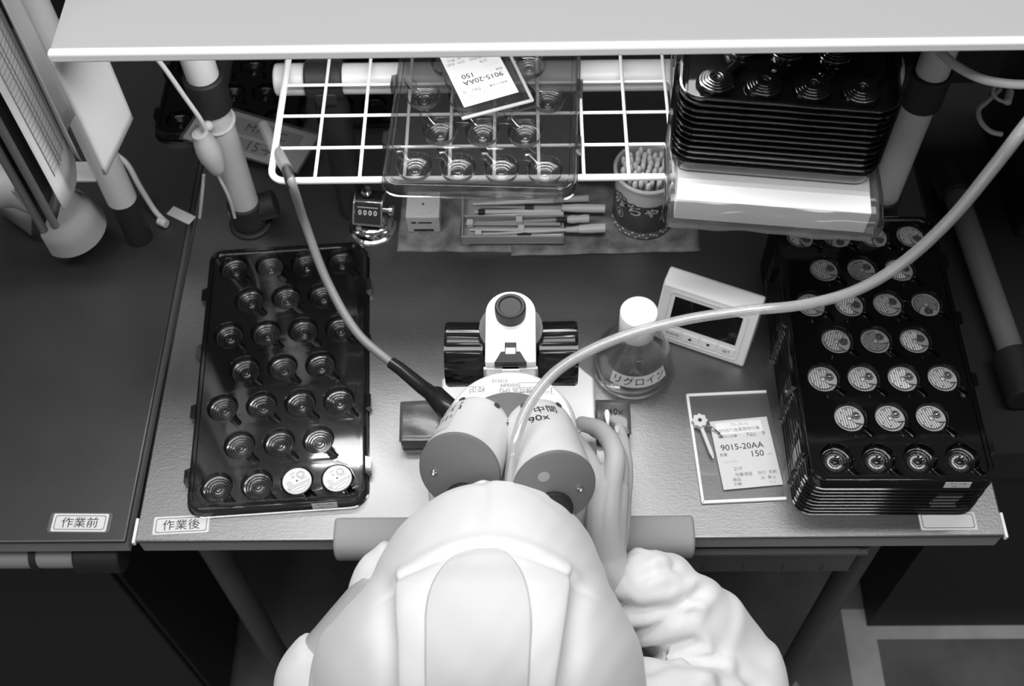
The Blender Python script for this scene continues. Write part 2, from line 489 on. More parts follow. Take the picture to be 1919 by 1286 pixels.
# ------------------------------------------------------------------ pipe shelf
SZ = 357
shelf = thing('pipe_shelf', 'grey shelf with white front edge on ivory pipes over the bench', 'shelf', (0, 690, 0))  # local y is measured from y = 690
m = MB(); m.box(-340, 980, -64, 330, SZ-7, SZ); obj('shelf_board', m, SHELFP, shelf, bevel=.8)
m = MB(); m.box(-341, 980, -72, -64.2, SZ-7.6, SZ+1.2); obj('front_edge', m, LIP, shelf, bevel=2.2, seg=3)
PY = 752
pl = aty(415, 250, PY); prr = aty(1690, 280, PY)
for P, jy in ((pl, (140, 200)), (prr, (150, 208))):
    x = P.x
    z1 = aty(400, jy[0], PY).z; z0 = aty(400, jy[1], PY).z; y = PY-690
    m = MB(); m.cyl((x, y, 30), (x, y, SZ-12), 14.6); po = obj('pole', m, PIPE, shelf)
    m = MB(); m.tube([(x, y, z0), (x, y, z1)], 18.5, 24); m.tube([(x, y, (z0+z1)/2), (x, y+60, (z0+z1)/2)], 17, 20); obj('pipe_joint', m, BLACKM, po, bevel=2)
    m = MB(); m.tube([(x, y, .1), (x, y, 4)], 22, 28); m.tube([(x, y, 4), (x, y, 36)], 17.5, 24); m.tube([(x, y, 20), (x+(30 if x < 0 else -30), y+6, 26)], 14, 20)
    obj('foot_joint', m, BLACKM, po, bevel=2)
m = MB(); m.cyl((-226, 76, 188), (-198, 76, 188), 14.5); obj('pipe_end', m, PIPE, shelf, bevel=2)
m = MB(); m.cyl((-198, 76, 188), (-164, 76, 188), 17.5); m.cyl((-180, 80, 188), (-180, 80, .4), 15); m.box(-190, -170, 58, 96, 172, 186); obj('pipe_joint', m, BLACKM, shelf, bevel=2)
m = MB(); m.cyl((-164, 76, 188), (360, 76, 188), 14); obj('cross_pipe', m, PIPE, shelf)
m = MB(); m.cyl((350, 80, 188), (350, 80, .4), 15); m.cyl((335, 76, 188), (366, 76, 188), 17.5); obj('pipe_joint', m, BLACKM, shelf, bevel=2)
# lamp under the shelf
lamp = thing('shelf_lamp', 'slim white strip lamp mounted under the shelf', 'lamp', (-60, 658, SZ-12))
m = MB(); m.box(-205, 205, -14, 14, -8, 5); obj('housing', m, WHITE, lamp, bevel=1)
em = bpy.data.materials.new('lamp_diffuser'); em.use_nodes = True
em.node_tree.nodes['Principled BSDF'].inputs['Emission Color'].default_value = (1, 1, 1, 1); em.node_tree.nodes['Principled BSDF'].inputs['Emission Strength'].default_value = 5
m = MB(); m.box(-200, 200, -9, 9, -9.5, -8); obj('diffuser', m, em, lamp)

# ------------------------------------------------------------------ wire rack
RZ = 205
rack = thing('wire_rack', 'white coated wire grid rack resting on the cross pipe', 'rack', (-212, 631, RZ))
def wires():
    LX, LY, P = 37*13+4, 37*8, 37.0
    r = 12
    path = [(x, y, 0) for x, y in rr(0, LX, 0, LY, r, 5)]; path.append(path[0])
    f = MB(); f.tube(path, 3.0, 10, caps=False); obj('frame_wire', f, WIRE, rack, smooth=60)
    g = MB()
    for i in range(1, 13): g.tube([(i*P, 0, 1.2), (i*P, LY, 1.2)], 1.5, 8)
    for j in range(1, 8): g.tube([(0, j*P, -1.0), (LX, j*P, -1.0)], 1.5, 8)
    obj('grid_wires', g, WIRE, rack, smooth=60)
wires()

# ------------------------------------------------------------------ trays with wells
PT, QT = 35.5, 40.16
TW, TL_, TH = 158, 288, 13.0
SLOT = math.radians(-50)
def well_r(a, R, sl, sw):
    """outline of a round well with a rounded slot along SLOT"""
    d = (a-SLOT+PI) % (2*PI)-PI
    r = R
    if abs(d) < PI/2:
        s_, c_ = abs(math.sin(d)), math.cos(d)
        e = sl-sw
        # straight slot sides, round end
        if s_*R < sw*1.001 or True:
            # end circle centre at e along the slot
            disc = sw*sw-(e*s_)**2
            if disc >= 0:
                rs = e*c_+math.sqrt(disc)
            else:
                rs = sw/s_ if sw/max(s_, 1e-6) < e/c_ else 0
            r = max(R, rs)
    return r
def tray_geo():
    b = MB(); N = 44; base = 1.8; top = 11.0
    wells = []
    for row in range(7):
        for c in range(4 if row % 2 == 0 else 3):
            wells.append(((c+(0 if row % 2 == 0 else .5)-1.5)*PT, (row-3)*QT))
    angs = [2*PI*k/N for k in range(N)]
    angs = sorted(set([round(a, 5) for a in angs]+[round((SLOT+d) % (2*PI), 5) for d in (-.42, -.36, -.3, -.22, -.12, 0, .12, .22, .3, .36, .42)]))
    N = len(angs)
    outer = rr(-TW/2+6, TW/2-6, -TL_/2+6, TL_/2-6, 9, 6)
    polys = [[Vector((x, y, top)) for x, y in outer]]
    for wx, wy in wells:
        polys.append([Vector((wx+well_r(a, 14.6, 27, 4.0)*math.cos(a), wy+well_r(a, 14.6, 27, 4.0)*math.sin(a), top)) for a in angs])
    tri = tessellate_polygon(polys)
    flat = [p for q in polys for p in q]
    b.add(flat, [tuple(t) for t in tri])
    for wx, wy in wells:
        loops = []
        loops.append([(well_r(a, 14.6, 27, 4.0), top) for a in angs])
        loops.append([(well_r(a, 14.0, 26.4, 3.4), top-3.5) for a in angs])
        def mix(R, z, zs):
            return [((well_r(a, R, 26.1, 3.2), zs if well_r(a, R, 26.1, 3.2) > R+.2 else z)) for a in angs]
        loops.append(mix(13.2, top-5.5, top-5.0))
        z = top-6.2
        loops.append([(12.75, z+.15)]*N); loops.append([(12.5, z)]*N)
        for R, h in ((10.9, 1.1), (8.9, 1.0), (6.8, 0.9), (4.3, -1.1), (2.1, -1.4)):
            for dr, fz in ((.62, 0), (.30, .04), (.12, .22), (-.12, .78), (-.30, .96), (-.62, 1)): loops.append([(R+dr, z-h*fz)]*N)
            z -= h
        loops.append([(.7, z)]*N)
        vs = [(wx+r*math.cos(a), wy+r*math.sin(a), z) for lp in loops for (r, z), a in zip(lp, angs)]
        fs = [(i*N+k, (i+1)*N+k, (i+1)*N+(k+1) % N, i*N+(k+1) % N) for i in range(len(loops)-1) for k in range(N)]
        fs.append(tuple((len(loops)-1)*N+k for k in range(N)))
        b.add(vs, fs)
    # raised rim and outer wall
    secs = [(6, top), (5.6, TH), (3.4, TH), (2.8, TH-1.2), (1.6, TH-1.6), (0, 0.6), (-1.2, .3), (-1.2, 0)]
    loops = [rr(-TW/2+i, TW/2-i, -TL_/2+i, TL_/2-i, max(9+6-i, 3), 6) for i, z in secs]; n = len(loops[0])
    vs = [(x, y, z) for lp, (i, z) in zip(loops, secs) for x, y in lp]
    b.add(vs, [(i*n+k, (i+1)*n+k, (i+1)*n+(k+1) % n, i*n+(k+1) % n) for i in range(len(secs)-1) for k in range(n)])
    # lugs along the long sides
    for sx in (-1, 1):
        for k in range(4):
            y = -TL_/2+28+k*66
            o = [(0, y), (4.6, y+2), (4.6, y+14), (0, y+16)]
            o = [(sx*(TW/2-1.0+x), yy) for x, yy in o]
            if sx < 0: o = o[::-1]
            b.prism(o, 1, TH-3)
    return b
TG = tray_geo()
TRAY_ME = applied(TG, [('SOLIDIFY', dict(thickness=.0009, offset=0))], [SMOKE], 'tray', 62)
TRAY_DK = TRAY_ME.copy(); TRAY_DK.materials[0] = DKTRAY
TRAY_CL = TRAY_ME.copy(); TRAY_CL.materials[0] = CLEARP
def tray(me, label, loc, rz=0, rx=0, group=None, sticker=None):
    o = bpy.data.objects.new('watch_tray', me); COL.objects.link(o)
    place(o, loc, rz, rx); tag(o, label, 'tray', group)
    if sticker is not None:
        s = MB()
        M = frame((sticker, -TL_/2+.35, 6.4), (1, 0, 0), (0, .12, 1))
        s.box(-11, 11, -4.2, 4.0, .0, .25, 0, M)
        s.text('ライン内', 3.6, M @ T(0, 1.6, .3), 1); s.text('No.', 3.0, M @ T(-2, -2.2, .3), 1)
        obj('sticker', s, [mat('sticker_paper', .6, .6), INK], o, label='small grey written sticker')
    return o

# ------------------------------------------------------------------ watch movements
def movement_parts():
    P = {}
    d = MB(); d.lathe([(0, 0), (11.6, 0), (12.6, .6), (12.9, 1.2), (12.9, 2.4), (12.3, 2.9), (0, 2.9)], 40)
    for k in range(9):
        a = k*.7+.3; d.lathe([(.9, 2.9), (.8, 3.3), (0, 3.35)], 10, 0, T(10.6*math.cos(a), 10.6*math.sin(a), 0))
    P['main_plate'] = mesh('main_plate', d, MOVE)
    w = MB()
    ol = [(10.9*math.cos(a), 10.9*math.sin(a)) for a in [math.radians(x) for x in range(60, 301, 8)]] + [(3.4, -5.2), (1.2, -3), (2.6, 1.5), (4.2, 6)]
    w.prism(ol, 2.9, 3.7); P['bridge'] = mesh('bridge', w, STRIPE)
    r = MB()
    r.lathe([(1.9, 3.7), (1.9, 4.2), (1.0, 4.4), (0, 4.4)], 18)
    P['centre_jewel'] = mesh('centre_jewel', r, MOVE)
    bl = MB()
    for q in range(2): pass
    bl.tube([(6.4+3.1*math.cos(a), 2.2+3.1*math.sin(a), 3.5) for a in [2*PI*k/24 for k in range(25)]], .35, 6, caps=False)
    bl.box(3.6, 9.2, 1.95, 2.45, 3.3, 3.7); bl.lathe([(0.9, 2.9), (.9, 3.9), (0, 4)], 12, 0, T(6.4, 2.2, 0))
    bl.prism([(6.4+4.0*math.cos(a), 2.2+4.0*math.sin(a)) for a in [2*PI*k/24 for k in range(24)]], 2.85, 3.0, 1)
    P['balance_wheel'] = mesh('balance_wheel', bl, [NICKEL, BLACKM])
    gv = MB()
    gv.tube([(10.6*math.cos(a), 10.6*math.sin(a), 3.75) for a in [math.radians(x) for x in range(200, 322, 6)]], .5, 6)
    gv.tube([(10.2*math.cos(a), 10.2*math.sin(a), 3.75) for a in [math.radians(x) for x in range(55, 120, 6)]], .3, 6)
    gv.tube([(2.4*math.cos(a), 2.4*math.sin(a), 3.75) for a in [2*PI*k/18 for k in range(19)]], .22, 6)
    gv.tube([(3.2, -5.2, 3.6), (1.4, -2.8, 3.6), (2.8, 1.4, 3.6), (4.4, 6.4, 3.6)], .4, 6); gv.tube([(3.4, -5.2, 3.4), (10, -7, 3.4)], .6, 6)
    for px_, py_ in ((-6, 6), (-8, -2), (-1, 8.5), (-3.5, -7)): gv.lathe([(.75, 3.7), (.75, 3.85), (0, 3.85)], 10, 0, T(px_, py_, 0))
    P['groove'] = mesh('groove', gv, DARK)
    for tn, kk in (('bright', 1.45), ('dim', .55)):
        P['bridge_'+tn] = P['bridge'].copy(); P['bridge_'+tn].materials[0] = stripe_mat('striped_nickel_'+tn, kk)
    st = MB(); st.tube([(0, -11.5, 1.8), (0, -14.6, 5.4), (0, -21, 6.2)], .5, 8); P['winding_stem'] = mesh('winding_stem', st, CHROME)
    # dial side for the two in the left tray
    f = MB(); f.lathe([(0, 0), (12, 0), (12.9, .8), (12.9, 2.6), (12.4, 3), (0, 3)], 40)
    P['dial_plate'] = mesh('dial_plate', f, mat('pale_silver', .58, .45, .35))
    g = MB()
    for rad, cx, cy in ((3.4, 5.2, 4.2), (2.4, 5.2, 4.2), (1.0, -1.6, 5.0), (10.8, 0, 0)):
        n = 36; a0, a1 = (0, 2*PI) if rad < 9 else (PI*1.1, PI*1.9)
        pts = [(cx+rad*math.cos(a0+(a1-a0)*k/n), cy+rad*math.sin(a0+(a1-a0)*k/n), 3.05) for k in range(n+1)]
        g.tube(pts, .16, 5)
    for y, x0, x1 in ((0, -9.6, -4.4), (-1.8, -9.6, -4.4), (-3.6, -11, 10.6), (-5.2, -10, 9.6), (1.8, -9.6, -5.4), (8.4, -3.4, 1.4), (-.4, 3.2, 9.4), (-7.6, -6, 6)):
        g.tube([(x0, y, 3.05), (x1, y, 3.05)], .16, 5)
    g.lathe([(.9, 3), (.9, 3.15), (0, 3.2)], 12)
    P['engraving'] = mesh('engraving', g, DARK)
    return P
MP = movement_parts()
def movement(loc, rz, label, group, dial=False, tone=''):
    t = thing('watch_movement', label, 'watch movement', loc, rz, group)
    for n in (('dial_plate', 'engraving', 'winding_stem') if dial else ('main_plate', 'bridge', 'centre_jewel', 'groove', 'balance_wheel', 'winding_stem')):
        o = bpy.data.objects.new(n, MP['bridge_'+tone if n == 'bridge' and tone else n]); COL.objects.link(o); o.parent = t
    return t
ORD = ['front row', 'second row from front', 'third row from front', 'fourth row from front', 'third row from rear', 'second row from rear', 'rear row']
def well_at(c, th, row, col):
    x = (col+(0 if row % 2 == 0 else .5)-1.5)*PT; y = (row-3)*QT
    return c[0]+x*math.cos(th)-y*math.sin(th), c[1]+x*math.sin(th)+y*math.cos(th)

# left tray with two finished movements
CL_, THL = (-231, 570.9), .0668
tray(TRAY_ME, 'smoked clear watch tray lying on the bench left of the microscope', (CL_[0], CL_[1], 0.1), THL, sticker=42)
for col, w in ((2, 'third well from the left'), (3, 'corner well nearest the microscope')):
    x, y = well_at(CL_, THL, 0, col)
    movement((x, y, 8.6), .3+.1*col, 'pale watch movement dial side up in the left tray, '+w, 'movements in the left tray', dial=True)

# black stack on the right: six trays
NB, STEP = 9, 6.2
ZT = .1+(NB-1)*STEP
MZ = ZT+8.3                                   # top face of the movements in the topmost tray
THS = -.0079
_q = proj((316.4, 574.0, 41.15)); _c = at(_q[0], _q[1], MZ); CS = (_c.x, _c.y)
SK = (HB-MZ)/(HB-41.15)
PT *= SK; QT *= SK
for k in range(NB):
    j = NB-1-k
    nm = ['topmost of nine', 'second from top', 'third from top', 'fourth from top', 'middle one', 'fourth from bottom', 'third from bottom', 'second from bottom', 'lowest of nine'][k]
    t_ = tray(TRAY_DK, 'dark watch tray in the stack right of the slip case, '+nm, (CS[0]+.4*((j*37) % 3-1), CS[1], .1+j*STEP), THS, group='dark trays stacked on the right of the bench', sticker=(None if k in (1, 2, 7, 8) else 44+(j*13) % 3))
    t_.scale = (SK, SK, 1)
cols = {0: ['leftmost', 'second from the left', 'third from the left', 'rightmost'], 1: ['left', 'middle', 'right']}
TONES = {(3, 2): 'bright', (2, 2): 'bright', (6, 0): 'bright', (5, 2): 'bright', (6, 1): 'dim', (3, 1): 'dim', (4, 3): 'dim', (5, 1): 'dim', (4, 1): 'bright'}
stems = {1: (.1, .35, .3), 2: (.05, .12, .08, .3), 3: (-.35, .5, .15), 4: (-.1, -.25, .3, -1.7), 5: (.1, .3, 0), 6: (-.7, -1.5, -.9, -.6)}
for row in range(1, 7):
    for col in range(4 if row % 2 == 0 else 3):
        x, y = well_at(CS, THS, row, col)
        movement((x, y, .1+(NB-1)*STEP+5.0), stems[row][col], 'watch movement in the dark tray stack, %s, %s' % (ORD[row], cols[row % 2][col]), 'movements in the top tray of the dark stack', tone=TONES.get((row, col), ''))
for col in range(4):
    x, y = well_at(CS, THS, 0, col)
    movement((x, y, .1+(NB-2)*STEP+5.0), .6, 'watch movement seen through an empty front well of the dark stack, %s' % cols[0][col], 'movements one tray down in the dark stack')

PT /= SK; QT /= SK
# clear tray on the rack
tray(TRAY_CL, 'clear watch tray lying on the wire rack under the slip case', (-32.6, 752, RZ+3), -.049+PI)

# tall stack on the rack, trays upside down
BX = at(1268, 365, 232); BX2 = at(1625, 392, 232)
THB = math.atan2(BX2.y-BX.y, BX2.x-BX.x)
f1 = at(1345, 150, 312); f2 = at(1612, 170, 312)
mid = (f1+f2)/2; thr = math.atan2(f2.y-f1.y, f2.x-f1.x)
CR = (mid.x-(3*QT)*math.sin(thr)*1, mid.y+3*QT*math.cos(thr))
NR, SR = 12, 6.4
names = ['topmost', 'second from the top', 'third from the top', 'fourth from the top', 'fifth from the top', 'sixth from the top', 'sixth from the bottom', 'fifth from the bottom', 'fourth from the bottom', 'third from the bottom', 'second from the bottom', 'lowest']
for k in range(NR):
    z = 234+(NR-1-k)*SR+TH
    tray(TRAY_ME if k > 8 else TRAY_DK, 'upturned dark tray in the tall stack under the shelf, '+names[k], (CR[0]+.5*math.sin(k*2.1), CR[1], z), thr, PI, group='upturned trays stacked on the white box')
bx = thing('white_box', 'flat white carton in a clear bag under the tall tray stack', 'box', (CR[0], CR[1], RZ+3.2), THB)
m = MB(); m.box(-74, 76, -170, 120, 0, 24.5); obj('carton', m, mat('bright_white_card', .86, .5), bx, bevel=1)
m = MB()
def bagf(u, v):
    a = u*4
    # loose sleeve round the carton, crumpled by a few millimetres
    x = -80+162*u
    s = .9*math.sin(u*11)+.5*math.sin(u*27+1)
    z = [26.5, 23.5, 12, 2, -.2][min(4, int(v*4.999))]
    y = [-120, -171.5, -177-s, -180-s*1.2, -170][min(4, int(v*4.999))]
    return (x, y, z if v > .1 else 26)
m.grid(bagf, 60, 4)
def bagl(u, v): return (-81+1.0*math.sin(v*21)+(-3*math.sin(u*PI)), -175+290*v, 26.5-26.5*u)
m.grid(bagl, 4, 40)
def bagr(u, v): return (83+1.0*math.sin(v*19)+(4*math.sin(u*PI)), -175+290*v, 26.5-26.5*u)
m.grid(bagr, 4, 40)
obj('bag', m, FILM, bx, smooth=80, solid=.25)
#PART3
# ------------------------------------------------------------------ small things at the back of the bench
def sheet(name, label, cat, pts, z, m, wav=0.0):
    c = sum((Vector(p) for p in pts), Vector())/len(pts); c.z = 0
    b = MB(); a, d, e, g = [Vector((p[0]-c.x, p[1]-c.y, 0)) for p in pts]
    def fn(u, v):
        p = (a*(1-u)+d*u)*(1-v)+(g*(1-u)+e*u)*v
        return (p.x+wav*math.sin(v*17+u*3), p.y+wav*math.sin(u*19), .25+.25*abs(math.sin(u*9+v*5))*wav)
    b.grid(fn, 24, 12)
    o = obj(name, b, m, solid=.25); o.location = W(c.x, c.y, z); return tag(o, label, cat)
sheet('paper_mat', 'greasy brown paper mat under the white block and tool tray', 'mat', [at(744, 472, 0), at(962, 473, 0), at(962, 340, 0), at(757, 340, 0)], .1, KRAFT, .4)
sheet('paper_mat', 'greasy brown paper mat under the cotton swab tub', 'mat', [at(958, 481, 0), at(1313, 472, 0), at(1296, 350, 0), at(958, 345, 0)], .7, KRAFT, .5)

# tally counter
c = at(699, 424, 0)
t = thing('tally_counter', 'chrome desk tally counter with black number window behind the left tray', 'counter', (c.x, c.y, .1), -.12)
m = MB(); m.lathe([(0, 0), (24.5, 0), (24.5, 1.8), (22.5, 3), (21, 7), (16, 11.5), (8, 13), (0, 13)], 40); obj('base', m, CHROME, t)
for k in range(3):
    a = -2.3+k*1.7; m = MB(); m.lathe([(3.4, 6.5), (3.4, 8.3), (2.4, 9), (0, 9.1)], 14, 0, T(18.5*math.cos(a), 18.5*math.sin(a), 0)); obj('screw', m, NICKEL, t)
m = MB(); pr_ = [(-13, 12), (13, 12), (13.5, 26)]+[(13.5*math.cos(a), 30+12*math.sin(a)) for a in [PI*k/12 for k in range(13)]]+[(-13.5, 26)]
M0 = Matrix(((0, 0, 1, -14), (1, 0, 0, 6), (0, 1, 0, 0), (0, 0, 0, 1)))
m.prism(pr_, 0, 28, 0, M0); obj('body', m, BLACK, t, bevel=1)
m = MB()
for xx in (-15, 13.2): m.prism(pr_, 0, 1.8, 0, T(xx, 0, 0) @ Matrix(((0, 0, 1, 0), (1, 0, 0, 6), (0, 1, 0, .6), (0, 0, 0, 1))))
Mq = frame((0, -15.5, 23), (1, 0, 0), (0, .80, 1)); m.box(-15, 15, -2.2, -.1, -4, 1.2, 0, Mq); m.box(-15, -13.1, -.1, 21.5, -4, 1.2, 0, Mq); m.box(13.1, 15, -.1, 21.5, -4, 1.2, 0, Mq); m.box(-15, 15, 21.1, 23, -4, 1.2, 0, Mq)
obj('chrome_frame', m, CHROME, t, bevel=.5)
m = MB(); Mf = frame((0, -15.5, 23), (1, 0, 0), (0, .80, 1)); m.box(-13, 13, 0, 21, -6, .6, 0, Mf)
for k in range(4): m.text('0', 7, Mf @ T(-7.8+5.2*k, 11, .75), 1, bold=.015)
m.box(-10.6, 10.4, 16.3, 16.9, .6, .7, 1, Mf)
obj('number_window', m, [BLACKM, PAPER], t, label='black window showing 0000')
m = MB(); m.cyl((-2, 6, 42), (-2, 6, 47), 3); m.lathe([(6, 0), (6, 2.5), (4.5, 4.5), (0, 5)], 20, 0, T(-2, 6, 46)); obj('push_button', m, CHROME, t)
m = MB(); m.cyl((14, 4, 24), (19, 4, 24), 3); m.cyl((19, 4, 24), (23, 4, 24), 6); obj('reset_knob', m, CHROME, t, bevel=.6)

# white movement holder block
c = at(793, 383, 25)
t = thing('movement_holder', 'square white plastic block with a round seat beside the tally counter', 'holder', (c.x, c.y, 1.2), -.01)
m = MB(); m.box(-17, 17, -17, 17, 5, 24)
for x, y in ((-17, -17), (10, -17), (-17, 10), (10, 10)): m.box(x, x+7, y, y+7, 0, 5)
m.box(-17, 17, -17, -15.5, 5, 22); obj('block', m, mat('ivory_plastic', .56, .45), t, bevel=1.2)
m = MB(); m.lathe([(14, 24.05), (14, 24.6), (13, 24.6), (13, 24.1), (2, 24.1)], 36); obj('round_seat', m, MATS['ivory_plastic'], t)
m = MB(); m.lathe([(1.3, 24.2), (0, 24.25)], 12); m.lathe([(1, 24.7), (0, 24.72)], 10, 0, T(0, 11.5, 0)); m.box(-12, -7, -17.2, -16.9, 14, 16.5); m.box(-5, 9, -17.2, -16.9, 14.3, 16.2); obj('holes', m, BLACKM, t)

# tool tray with tools
ta, tb, tc_, td = at(868, 363, 12), at(1057, 368, 12), at(1057, 452, 8), at(862, 450, 8)
tcx, tcy = (ta.x+tb.x+tc_.x+td.x)/4, (ta.y+tb.y+tc_.y+td.y)/4
t = thing('tool_tray', 'grey two compartment tool tray in front of the tray on the rack', 'tray', (tcx, tcy, 1.2), -.01)
TRM = mat('grey_plastic', .36, .5)
m = MB(); m.box(-52, 52, -29, 29, 2, 4); m.box(-52, -50, -29, 29, 4, 14); m.box(-52, 52, 27, 29, 4, 14); m.box(-52, 52, -29, -27, 2, 14); m.box(50, 52, -29, 29, 4, 8)
for x in (-50, 44): m.box(x, x+6, -29, -27, 0, 2); m.box(x, x+6, 27, 29, 0, 2)
obj('tray_body', m, TRM, t, bevel=.6)
m = MB(); m.box(-50, 51, -1, 1, 4, 12); obj('divider', m, TRM, t, bevel=.4)
def tool(name, label, cat, a, b, za, zb, parts):
    """parts: (part name, from, to, radii, material) with from/to as fractions of the tool's length"""
    A = at(a[0], a[1], za); B = at(b[0], b[1], zb); L = (B-A).length
    root = thing(name, label, cat, tuple(A)); root.rotation_mode = 'QUATERNION'
    root.rotation_quaternion = Vector((1, 0, 0)).rotation_difference(B-A)
    for pn, f0, f1, rad, mt in parts:
        m = MB()
        if pn == 'tag': m.box(f0*L-3.2, f0*L+3.2, -3.4, 3.4, -1.5, 4.6)
        else:
            k = len(rad); m.tube([(L*(f0+(f1-f0)*i/(k-1)), 0, 0) for i in range(k)], list(rad), 10)
        obj(pn, m, mt, root, bevel=.4 if pn == 'tag' else 0)
    return root
IV = mat('ivory_handle', .62, .45); STK = mat('pale_wood', .36, .6)
tool('brush', 'white tapering brush lying along the back of the tool tray, tip out to the right', 'tool', (886, 383), (1103, 372), 8, 15, [('handle', 0, .7, (1.2, 2.4, 3.4), IV), ('ferrule', .7, .8, (3.4, 3.4), STK), ('bristles', .8, 1, (3.2, 3.8), PAPER2)])
tool('screwdriver', 'screwdriver with thick white square handle sticking out near the back of the tool tray', 'tool', (900, 388), (1134, 391), 8, 14, [('handle', .66, 1, (3.5, 4.6, 4.6, 4.4), IV), ('shaft', 0, .66, (.9, 1.4, 2), STK), ('collar', .36, .43, (3.6, 3.6), BLACKM)])
tool('tweezers', 'thin pale tweezers with a black band at the left of the tool tray', 'tool', (890, 398), (1052, 396), 7, 9, [('arm', 0, 1, (1.6, 2.6, 3, 2.8), IV), ('band', .04, .12, (3.2, 3.2), BLACKM)])
tool('probe', 'thin pale probe lying against the divider of the tool tray', 'tool', (908, 403), (1056, 401), 8, 10, [('handle', .4, 1, (1.6, 2, 2.4), IV), ('needle', 0, .4, (.6, 1.2), NICKEL)])
tool('screwdriver', 'screwdriver with clear ribbed handle and black collar at the middle of the tool tray', 'tool', (900, 418), (1104, 410), 8, 14, [('handle', .8, 1, (3.4, 4.6, 3.8, 4.6, 4.2), MILKY), ('collar', .7, .8, (3, 2.4), BLACKM), ('shaft', 0, .7, (1, 1.6), STK), ('tag', .36, 0, (), IV)])
tool('screwdriver', 'screwdriver with white flat handle sticking out nearest the front of the tool tray', 'tool', (892, 440), (1134, 427), 9, 14, [('handle', .8, 1, (4.2, 4.8, 4.8), IV), ('ferrule', .7, .8, (2.6, 3.6), MILKY), ('shaft', 0, .7, (1, 1.7), IV), ('tag', .02, 0, (), IV)])
tool('brush', 'slim brush with a white cube near its left end in the front compartment', 'tool', (872, 421), (1050, 420), 8, 9, [('handle', 0, 1, (1, 1.8, 2.2), STK), ('tag', .05, 0, (), IV)])
tool('probe', 'pale probe with a white cube at mid length in the front compartment', 'tool', (880, 431), (1050, 432), 8, 9, [('handle', 0, 1, (1, 1.6, 2.4), IV), ('tag', .57, 0, (), IV)])
tool('tweezers', 'steel tweezers with dark grip against the front wall of the tool tray', 'tool', (885, 443), (1053, 440), 8, 9, [('arm', 0, 1, (1, 2, 2.6), NICKEL), ('grip', .5, .66, (2.4, 3.6, 2.4), BLACKM)])

# swab tub
CB = at(1201, 408, 0)
tub = thing('swab_tub', 'round milky tub with dark printed band holding cotton swabs', 'tub', (CB.x+1, CB.y, 1.3))
tub.scale = (1.07, 1.07, 1)
m = MB(); m.lathe([(0, 0), (27, 0), (28.5, 2), (29, 72), (30.6, 73), (30.6, 76), (29.4, 77), (28.2, 76), (27.8, 70), (27.4, 3), (0, 2.5)], 48); obj('tub_body', m, MILKY, tub)
m = MB(); m.lathe([(29.15, 12), (29.25, 52)], 64, 0, None, -PI*.98, PI*.0); m.lathe([(29.1, 3), (29.15, 12)], 64, 1, None, -PI*.98, 0)
for k in range(26):
    a = -PI*.97+k/25*PI*.95; m.sphere((27.9*math.cos(a), 27.9*math.sin(a), 7+3.2*math.sin(k*2.3)), (1.9, 1.9, 1.5), 8, 4)
TXT = mat('tub_print_dark', .07, .4); TXL = mat('tub_print_grey', .24, .4)
def onc(a0, z0, R):
    return lambda p: (R*math.sin(a0-.17+p[0]/29.2), -R*math.cos(a0-.17+p[0]/29.2), z0+p[1])
for i, ch in enumerate('赤ちゃん'):
    a0 = -.86+.56*i+.06; zz = 48-6.5*(1-abs(i-1.5)/1.5*.9)+.5
    for dx, dy in ((.7, 0), (-.7, 0), (0, .7), (0, -.7), (.5, .5), (-.5, -.5), (.5, -.5), (-.5, .5)):
        b_ = onc(a0, zz, 29.4); m.text(ch, 17, None, 3, bold=.05, bend=lambda p, b_=b_, dx=dx, dy=dy: b_((p[0]+dx, p[1]+dy, 0)))
    m.text(ch, 17, None, 2, bold=.03, bend=onc(a0, zz, 29.6))
for i, ch in enumerate('綿棒'):
    m.text(ch, 7.5, None, 2, bend=onc(.72+.26*i, 32+2*i, 29.5))
for R_, mi in ((5.2, 2), (4.2, 0)):
    n = 24; b_ = onc(-.78, 31, 29.4+(.1 if mi == 0 else 0)); m.add([b_((R_*.9*math.cos(2*PI*k/n), R_*1.3*math.sin(2*PI*k/n), 0)) for k in range(n)], [tuple(range(n))], mi)
n = 14; b_ = onc(-.78, 31, 29.65); m.add([b_((1.8*math.cos(2*PI*k/n), 3.4*math.sin(2*PI*k/n), 0)) for k in range(n)], [tuple(range(n))], 2)
obj('printed_band', m, [TXT, TXL, PAPER2, INK, PAPER], tub, label='dark printed band lettered 赤ちゃん', smooth=0)
m = MB(); m.lathe([(30.7, 73.2), (31.3, 73.8), (31.3, 75.4), (30.7, 76)], 48); obj('rim', m, MATS['milky_plastic'] if 'milky_plastic' in MATS else MILKY, tub)
sw1 = MB(); sw1.cyl((0, 0, 0), (0, 0, 64), 1.15, n=8); SWS = mesh('swab_stick', sw1, mat('paper_stick', .72, .7))
sw2 = MB(); sw2.lathe([(0, 76), (1.6, 75.2), (2.5, 72.5), (2.4, 68), (1.7, 64), (1.1, 62), (0, 62)], 12); SWB = mesh('swab_bud', sw2, mat('cotton', .92, .95, bump=.2, bscale=900))
def swab(loc, rot, label, group=None):
    r = thing('cotton_swab', label, 'cotton swab', loc, 0, group); r.rotation_euler = rot
    for n, d in (('stick', SWS), ('bud', SWB)):
        o = bpy.data.objects.new(n, d); COL.objects.link(o); o.parent = r
    return r
for k in range(44):
    a = k*2.39996; rr_ = 23*math.sqrt((k+.5)/44)
    swab((CB.x+rr_*.72*math.cos(a), CB.y+rr_*.72*math.sin(a), 4.4), (-.10*math.sin(a)*(rr_/20), .10*math.cos(a)*(rr_/20), 0), 'white cotton swab standing in the milky round tub', 'cotton swabs standing in the tub')

